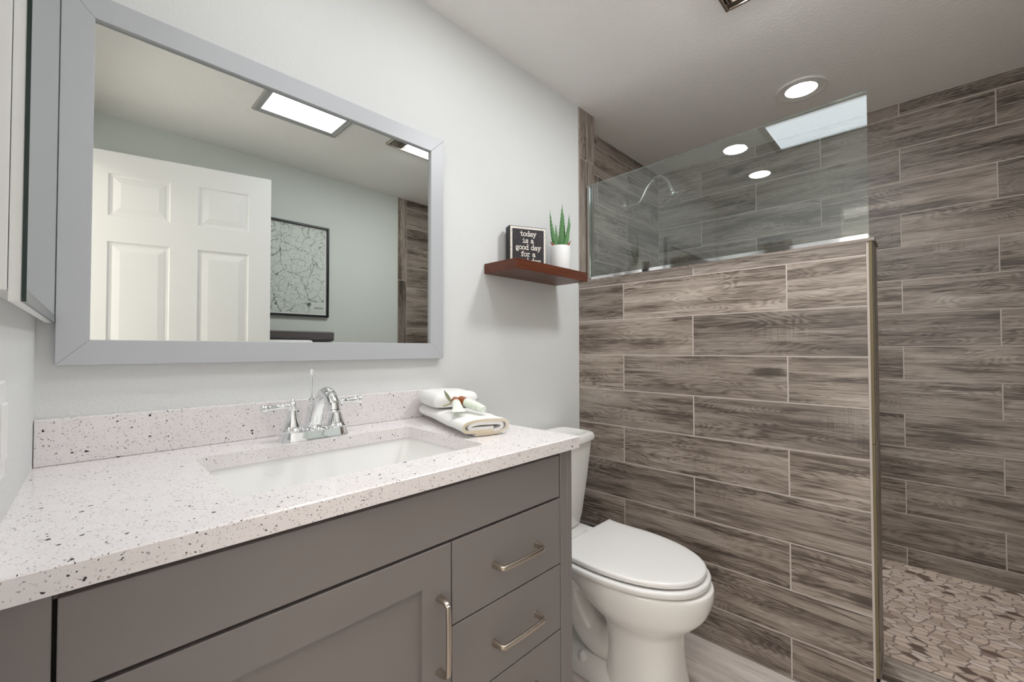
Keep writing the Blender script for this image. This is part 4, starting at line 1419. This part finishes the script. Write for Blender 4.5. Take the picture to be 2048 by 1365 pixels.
# ------------------------------------------------------------------ toilet
def toilet():
    cx = 1.318
    r = thing('toilet', 'white two-piece toilet with closed lid between vanity and half wall', 'toilet', (cx, -0.38, 0.0))
    N_ = 112
    def egg(hw, fb, fc, ff, z, pf=2.0, pb=2.0, px=2.0):
        out = []
        for j in range(N_):
            a = 2 * PI * j / N_
            c, s = math.cos(a), math.sin(a)
            if c >= 0:
                f = fc + (ff - fc) * abs(c) ** (2 / pf)
                x = hw * math.copysign(abs(s) ** (2 / pf), s)
            else:
                f = fc - (fc - fb) * abs(c) ** (2 / pb)
                x = hw * math.copysign(abs(s) ** (2 / pb), s)
            out.append((cx + x, -f, z))
        return out
    bm = bmesh.new()
    rings = [egg(0.122, 0.40, 0.52, 0.655, 0.0, 2.6, 2.6), egg(0.120, 0.40, 0.52, 0.652, 0.02, 2.6, 2.6), egg(0.114, 0.405, 0.52, 0.640, 0.08, 2.5, 2.5),
             egg(0.112, 0.405, 0.52, 0.634, 0.15, 2.4, 2.4), egg(0.114, 0.395, 0.52, 0.636, 0.20, 2.3, 2.3), egg(0.122, 0.375, 0.51, 0.648, 0.228, 2.2, 2.2),
             egg(0.142, 0.345, 0.50, 0.676, 0.256, 2.1, 2.1), egg(0.164, 0.310, 0.48, 0.706, 0.288, 2.05, 2.1), egg(0.176, 0.275, 0.47, 0.722, 0.322, 2.0, 2.2),
             egg(0.182, 0.245, 0.46, 0.729, 0.350, 2.0, 2.4), egg(0.182, 0.235, 0.46, 0.729, 0.370, 2.0, 2.6), egg(0.178, 0.240, 0.46, 0.725, 0.3765, 2.0, 2.6), egg(0.168, 0.250, 0.46, 0.715, 0.3765, 2.0, 2.6)]
    loft(bm, densify(rings), True, True)
    # rear deck under the tank
    def rr(x0, x1, f0, f1, z, rad):
        return [(p[0], p[1], z) for p in rrect(cx + x0, cx + x1, -f1, -f0, rad, 6)]
    loft(bm, [rr(-0.10, 0.10, 0.09, 0.34, 0.270, 0.05), rr(-0.13, 0.13, 0.06, 0.33, 0.315, 0.05), rr(-0.155, 0.155, 0.045, 0.33, 0.355, 0.05), rr(-0.160, 0.160, 0.04, 0.33, 0.372, 0.05), rr(-0.154, 0.154, 0.046, 0.32, 0.3805, 0.046)], True, True)
    # base foot and trapway
    loft(bm, [rr(-0.112, 0.112, 0.10, 0.56, 0.0, 0.06), rr(-0.112, 0.112, 0.10, 0.56, 0.028, 0.06), rr(-0.100, 0.100, 0.11, 0.55, 0.044, 0.06), rr(-0.07, 0.07, 0.13, 0.53, 0.052, 0.05)], True, True)
    path = smooth_path([(cx, -0.47, 0.16), (cx, -0.40, 0.095), (cx, -0.325, 0.10), (cx, -0.27, 0.165), (cx, -0.235, 0.235), (cx, -0.185, 0.255), (cx, -0.145, 0.205), (cx, -0.135, 0.12), (cx, -0.135, 0.03)], 6)
    tube(bm, path, [0.066, 0.064, 0.060, 0.058, 0.057, 0.056, 0.056, 0.058, 0.062], 22, Vector((1, 0, 0)), (0.92, 1.18))
    bm2 = bm
    obj('bowl', bm2, M['porcelain'], r, smooth=50)
    # bolt caps
    for sx in (-1, 1):
        bm = bmesh.new()
        lathe(bm, [(0.016, 0.0), (0.0155, 0.012), (0.012, 0.022), (0.006, 0.027), (0.0, 0.028)], (cx + sx * 0.088, -0.335, 0.0425), 20)
        obj('bolt_cap', bm, M['seat'], r, smooth=True)
    # seat and lid outlines (with a squared back)
    def seat(z, grow=0.0, fb=0.272, ff=0.706, flare=0.006):
        half = [(0.0, ff), (0.030, ff - 0.003), (0.060, ff - 0.012), (0.090, ff - 0.030), (0.120, ff - 0.060), (0.146, ff - 0.103), (0.165, ff - 0.153), (0.1765, ff - 0.210), (0.181, ff - 0.262),
                (0.180, ff - 0.31), (0.178, fb + 0.085), (0.177, fb + 0.05), (0.179, fb + 0.025), (0.183, fb + 0.010), (0.1815, fb + 0.001), (0.172, fb)]
        pts = [(x, f) for x, f in half] + [(0.10, fb - 0.001), (0.0, fb - 0.001)]
        curve = [tuple(p)[:2] for p in smooth_path([(-half[1][0], half[1][1], 0)] + [(x, f, 0) for x, f in half], 6)][6:]
        curve[0] = (0.0, ff)
        pts = curve + [(0.10, fb), (0.0, fb)]
        full = pts + [(-x, f) for x, f in pts[-2:0:-1]]
        out = []
        m = len(full)
        for i, (x, f) in enumerate(full):
            a, b = Vector(full[i - 1]), Vector(full[(i + 1) % m])
            t = (b - a).normalized()
            nn = Vector((t.y, -t.x))
            c = Vector((x, f))
            if nn.dot(c - Vector((0, 0.46))) < 0: nn = -nn
            c = c + nn * grow
            out.append((cx + c.x, -c.y, z))
        return out
    bm = bmesh.new()
    loft(bm, [seat(0.3812, -0.012, 0.29), seat(0.3822, 0.009, 0.285), seat(0.384, 0.011, 0.285), seat(0.396, 0.012, 0.285), seat(0.4005, 0.0095, 0.285), seat(0.4020, 0.005, 0.287), seat(0.4020, -0.008, 0.288), seat(0.3985, -0.014, 0.29)], True, True)
    obj('seat', bm, M['seat'], r, smooth=60)
    def dome(z, k):
        return [(cx + (p[0] - cx) * k, -0.48 + (p[1] + 0.48) * k, z) for p in seat(0.424, -0.010)]
    bm = bmesh.new()
    loft(bm, [seat(0.4074, -0.030), seat(0.4076, -0.001), seat(0.4082, 0.0), seat(0.4190, 0.0), seat(0.4222, -0.0025), seat(0.4240, -0.010), dome(0.4243, 0.8), dome(0.4245, 0.45), dome(0.4246, 0.02)], True, True)
    obj('lid', bm, M['seat'], r, smooth=60)
    for sx in (-1, 1):
        bm = bx(cx + sx * 0.075 - 0.02, cx + sx * 0.075 + 0.02, -0.285, -0.245, 0.381, 0.412)
        obj('hinge', bm, M['seat'], r, bevel=0.006)
    # tank with a bowed front
    def tank(hw, fb, ff, z, bow, rad=0.03):
        base = rrect(cx - hw, cx + hw, -ff, -fb, rad, 6)
        dense = []
        for i in range(len(base)):
            a, b = Vector(base[i]), Vector(base[(i + 1) % len(base)])
            m = 8 if i % 7 == 6 else 1
            for k in range(m):
                dense.append(a + (b - a) * k / m)
        out = []
        for p in dense:
            t = (p.x - cx) / hw
            fr = (-p.y - fb) / (ff - fb)
            out.append((p.x, p.y - bow * (1 - t * t) * max(fr, 0), z))
        return out
    bm = bmesh.new()
    loft(bm, [tank(0.152, 0.050, 0.150, 0.3815, 0.012), tank(0.160, 0.044, 0.158, 0.386, 0.014), tank(0.171, 0.038, 0.164, 0.43, 0.018), tank(0.191, 0.026, 0.176, 0.58, 0.022), tank(0.2070, 0.020, 0.186, 0.7235, 0.026)], True, True)
    obj('tank', bm, M['porcelain'], r, smooth=50)
    bm = bmesh.new()
    loft(bm, [tank(0.2100, 0.018, 0.189, 0.7238, 0.027), tank(0.2175, 0.014, 0.194, 0.728, 0.028, 0.034), tank(0.2185, 0.013, 0.195, 0.742, 0.028, 0.034), tank(0.2140, 0.016, 0.191, 0.752, 0.028, 0.034), tank(0.2030, 0.026, 0.181, 0.7565, 0.027, 0.034), tank(0.187, 0.036, 0.171, 0.7565, 0.026, 0.034), tank(0.183, 0.040, 0.167, 0.7545, 0.025, 0.034)], True, True)
    obj('tank_lid', bm, M['porcelain'], r, smooth=40)
toilet()

# ------------------------------------------------------------------ framed map and towel shelf on the opposite wall
def framed_map():
    x0, x1, z0, z1 = 0.745, 1.1955, 1.3125, 1.9115
    r = thing('framed_map', 'black framed road map hanging on the pale wall, seen in the mirror', 'framed map', ((x0 + x1) / 2, YC, z0))
    bm = bmesh.new()
    def ring(e, y):
        return [(x0 + e, y, z0 + e), (x0 + e, y, z1 - e), (x1 - e, y, z1 - e), (x1 - e, y, z0 + e)]
    loft(bm, [ring(0, YC + 0.0005), ring(0, YC + 0.021), ring(0.001, YC + 0.022), ring(0.011, YC + 0.022), ring(0.012, YC + 0.021), ring(0.012, YC + 0.006)], False, False)
    obj('frame', bm, M['black'], r)
    bm = bx(x0 + 0.011, x1 - 0.011, YC + 0.001, YC + 0.0065, z0 + 0.011, z1 - 0.011)
    obj('mat_board', bm, plain('white mat board', (0.80, 0.81, 0.79), 0.8), r)
    n = NT('printed road map', Roughness=0.6)
    p = n.pos()
    wv = n.add('ShaderNodeTexNoise', {'Vector': p, 'Scale': 18.0, 'Detail': 4.0, 'Roughness': 0.65}).outputs[1]
    pw = n.vmath('ADD', p, n.vmath('MULTIPLY', n.vmath('SUBTRACT', wv, (0.5, 0.5, 0.5)), (0.07, 0.0, 0.07)))
    c = srgb(214, 220, 212)
    def lines(c, scale, w_, colr, off, amt):
        pp = n.vmath('MULTIPLY', n.vmath('ADD', pw, off), (1, 0, 1))
        vo = n.add('ShaderNodeTexVoronoi', {'Vector': pp, 'Scale': scale}, feature='DISTANCE_TO_EDGE')
        return n.mix(n.math('MULTIPLY', n.maprange(vo.outputs[0], w_ * 0.4, w_, 1.0, 0.0), amt), c, colr)
    c = lines(c, 30.0, 0.030, srgb(140, 146, 142), (0.1, 0, 0.3), 0.5)
    c = lines(c, 14.0, 0.018, srgb(104, 108, 108), (0.7, 0, 0.2), 0.75)
    c = lines(c, 6.0, 0.011, srgb(70, 74, 76), (1.3, 0, 0.9), 0.85)
    vo = n.add('ShaderNodeTexVoronoi', {'Vector': n.vmath('MULTIPLY', p, (1, 0, 1)), 'Scale': 45.0})
    c = n.mix(n.math('LESS_THAN', vo.outputs['Distance'], 0.11), c, srgb(80, 82, 84))
    # plain margin for the title block
    sp = n.add('ShaderNodeSeparateXYZ', {0: p})
    inx = n.math('MULTIPLY', n.math('GREATER_THAN', sp.outputs[0], 1.085), n.math('LESS_THAN', sp.outputs[2], 1.41))
    c = n.mix(inx, c, srgb(214, 220, 212))
    n.col(c)
    bm = bx(x0 + 0.020, x1 - 0.024, YC + 0.0066, YC + 0.0072, z0 + 0.022, z1 - 0.020)
    obj('map_print', bm, n.m, r)
    bm = bmesh.new()
    write(bm, 'ARIZONA', (1.133, YC + 0.0073, 1.366), (-1, 0, 0), (0, 0, 1), 0.0062, 0.36, 0.0004, 0.32)
    obj('map_title', bm, plain('black map title', (0.02, 0.02, 0.02), 0.7), r, recalc=False)
framed_map()

def towel_rack():
    z = 1.085
    bm = bmesh.new()
    box(bm, 0.66, 1.22, YC + 0.0005, -1.435, z - 0.022, z)
    o = obj('towel_shelf', bm, M['trimwhite'], bevel=0.002)
    tag(o, 'white wall shelf below the framed map, carrying towels', 'shelf')
    def folded(z0, h, x0, x1, y0, y1, label, seed):
        bm = bmesh.new()
        n = 60
        rings = []
        m = 44
        for i in range(n + 1):
            t = i / n
            x = x0 + (x1 - x0) * t
            ring = []
            for j in range(m):
                a = 2 * PI * j / m
                c, s = math.cos(a), math.sin(a)
                yy = (y0 + y1) / 2 + (y1 - y0) / 2 * math.copysign(abs(c) ** 0.35, c)
                zz = z0 + h / 2 + h / 2 * math.copysign(abs(s) ** 0.45, s)
                rib = 0.0022 * math.sin(2 * PI * (zz - z0) / 0.0125 + 0.9 * noise.noise(Vector((x * 26, seed, zz * 8)))) if c > 0.1 else 0.0
                e = 0.004 * noise.noise(Vector((x * 12, a, seed)))
                ring.append((x + (0.004 * math.sin(zz * 420 + seed) if t in (0.0, 1.0) else 0.0), yy + rib - 0.003 + e * 0.3, min(max(zz, z0 + 0.0004), z0 + h)))
            rings.append(ring)
        loft(bm, rings, True, True)
        o = obj('folded_towel', bm, M['towel_grey'], smooth=60)
        tag(o, label, 'towel', 'grey towels on the wall shelf')
    folded(z + 0.0005, 0.062, 0.705, 1.160, -1.715, -1.545, 'charcoal ribbed towel folded flat on the white wall shelf, lower of two', 2.0)
    folded(z + 0.0635, 0.063, 0.702, 1.162, -1.712, -1.543, 'charcoal ribbed towel stacked on top of the lower grey one', 5.0)
    bm = bmesh.new()
    cl = [((0.033 - 0.0048 * a / (2 * PI)) * math.cos(a), (0.033 - 0.0048 * a / (2 * PI)) * math.sin(a)) for a in [2 * PI * 5.2 * i / 150 for i in range(151)]]
    sec = ribbon_section(cl, 0.0042)
    rings = []
    for i in range(26):
        t = i / 25
        x = 0.70 + 0.30 * t
        k = 1.0 - (0.05 if i in (0, 25) else 0.0)
        rings.append([(x, -1.488 + v[0] * k, z + 0.0358 + v[1] * k) for v in sec])
    loft(bm, rings, True, True)
    o = obj('rolled_towel', bm, M['towel'], smooth=50)
    tag(o, 'white rolled towel lying in front of the grey ones on the wall shelf', 'towel')
towel_rack()
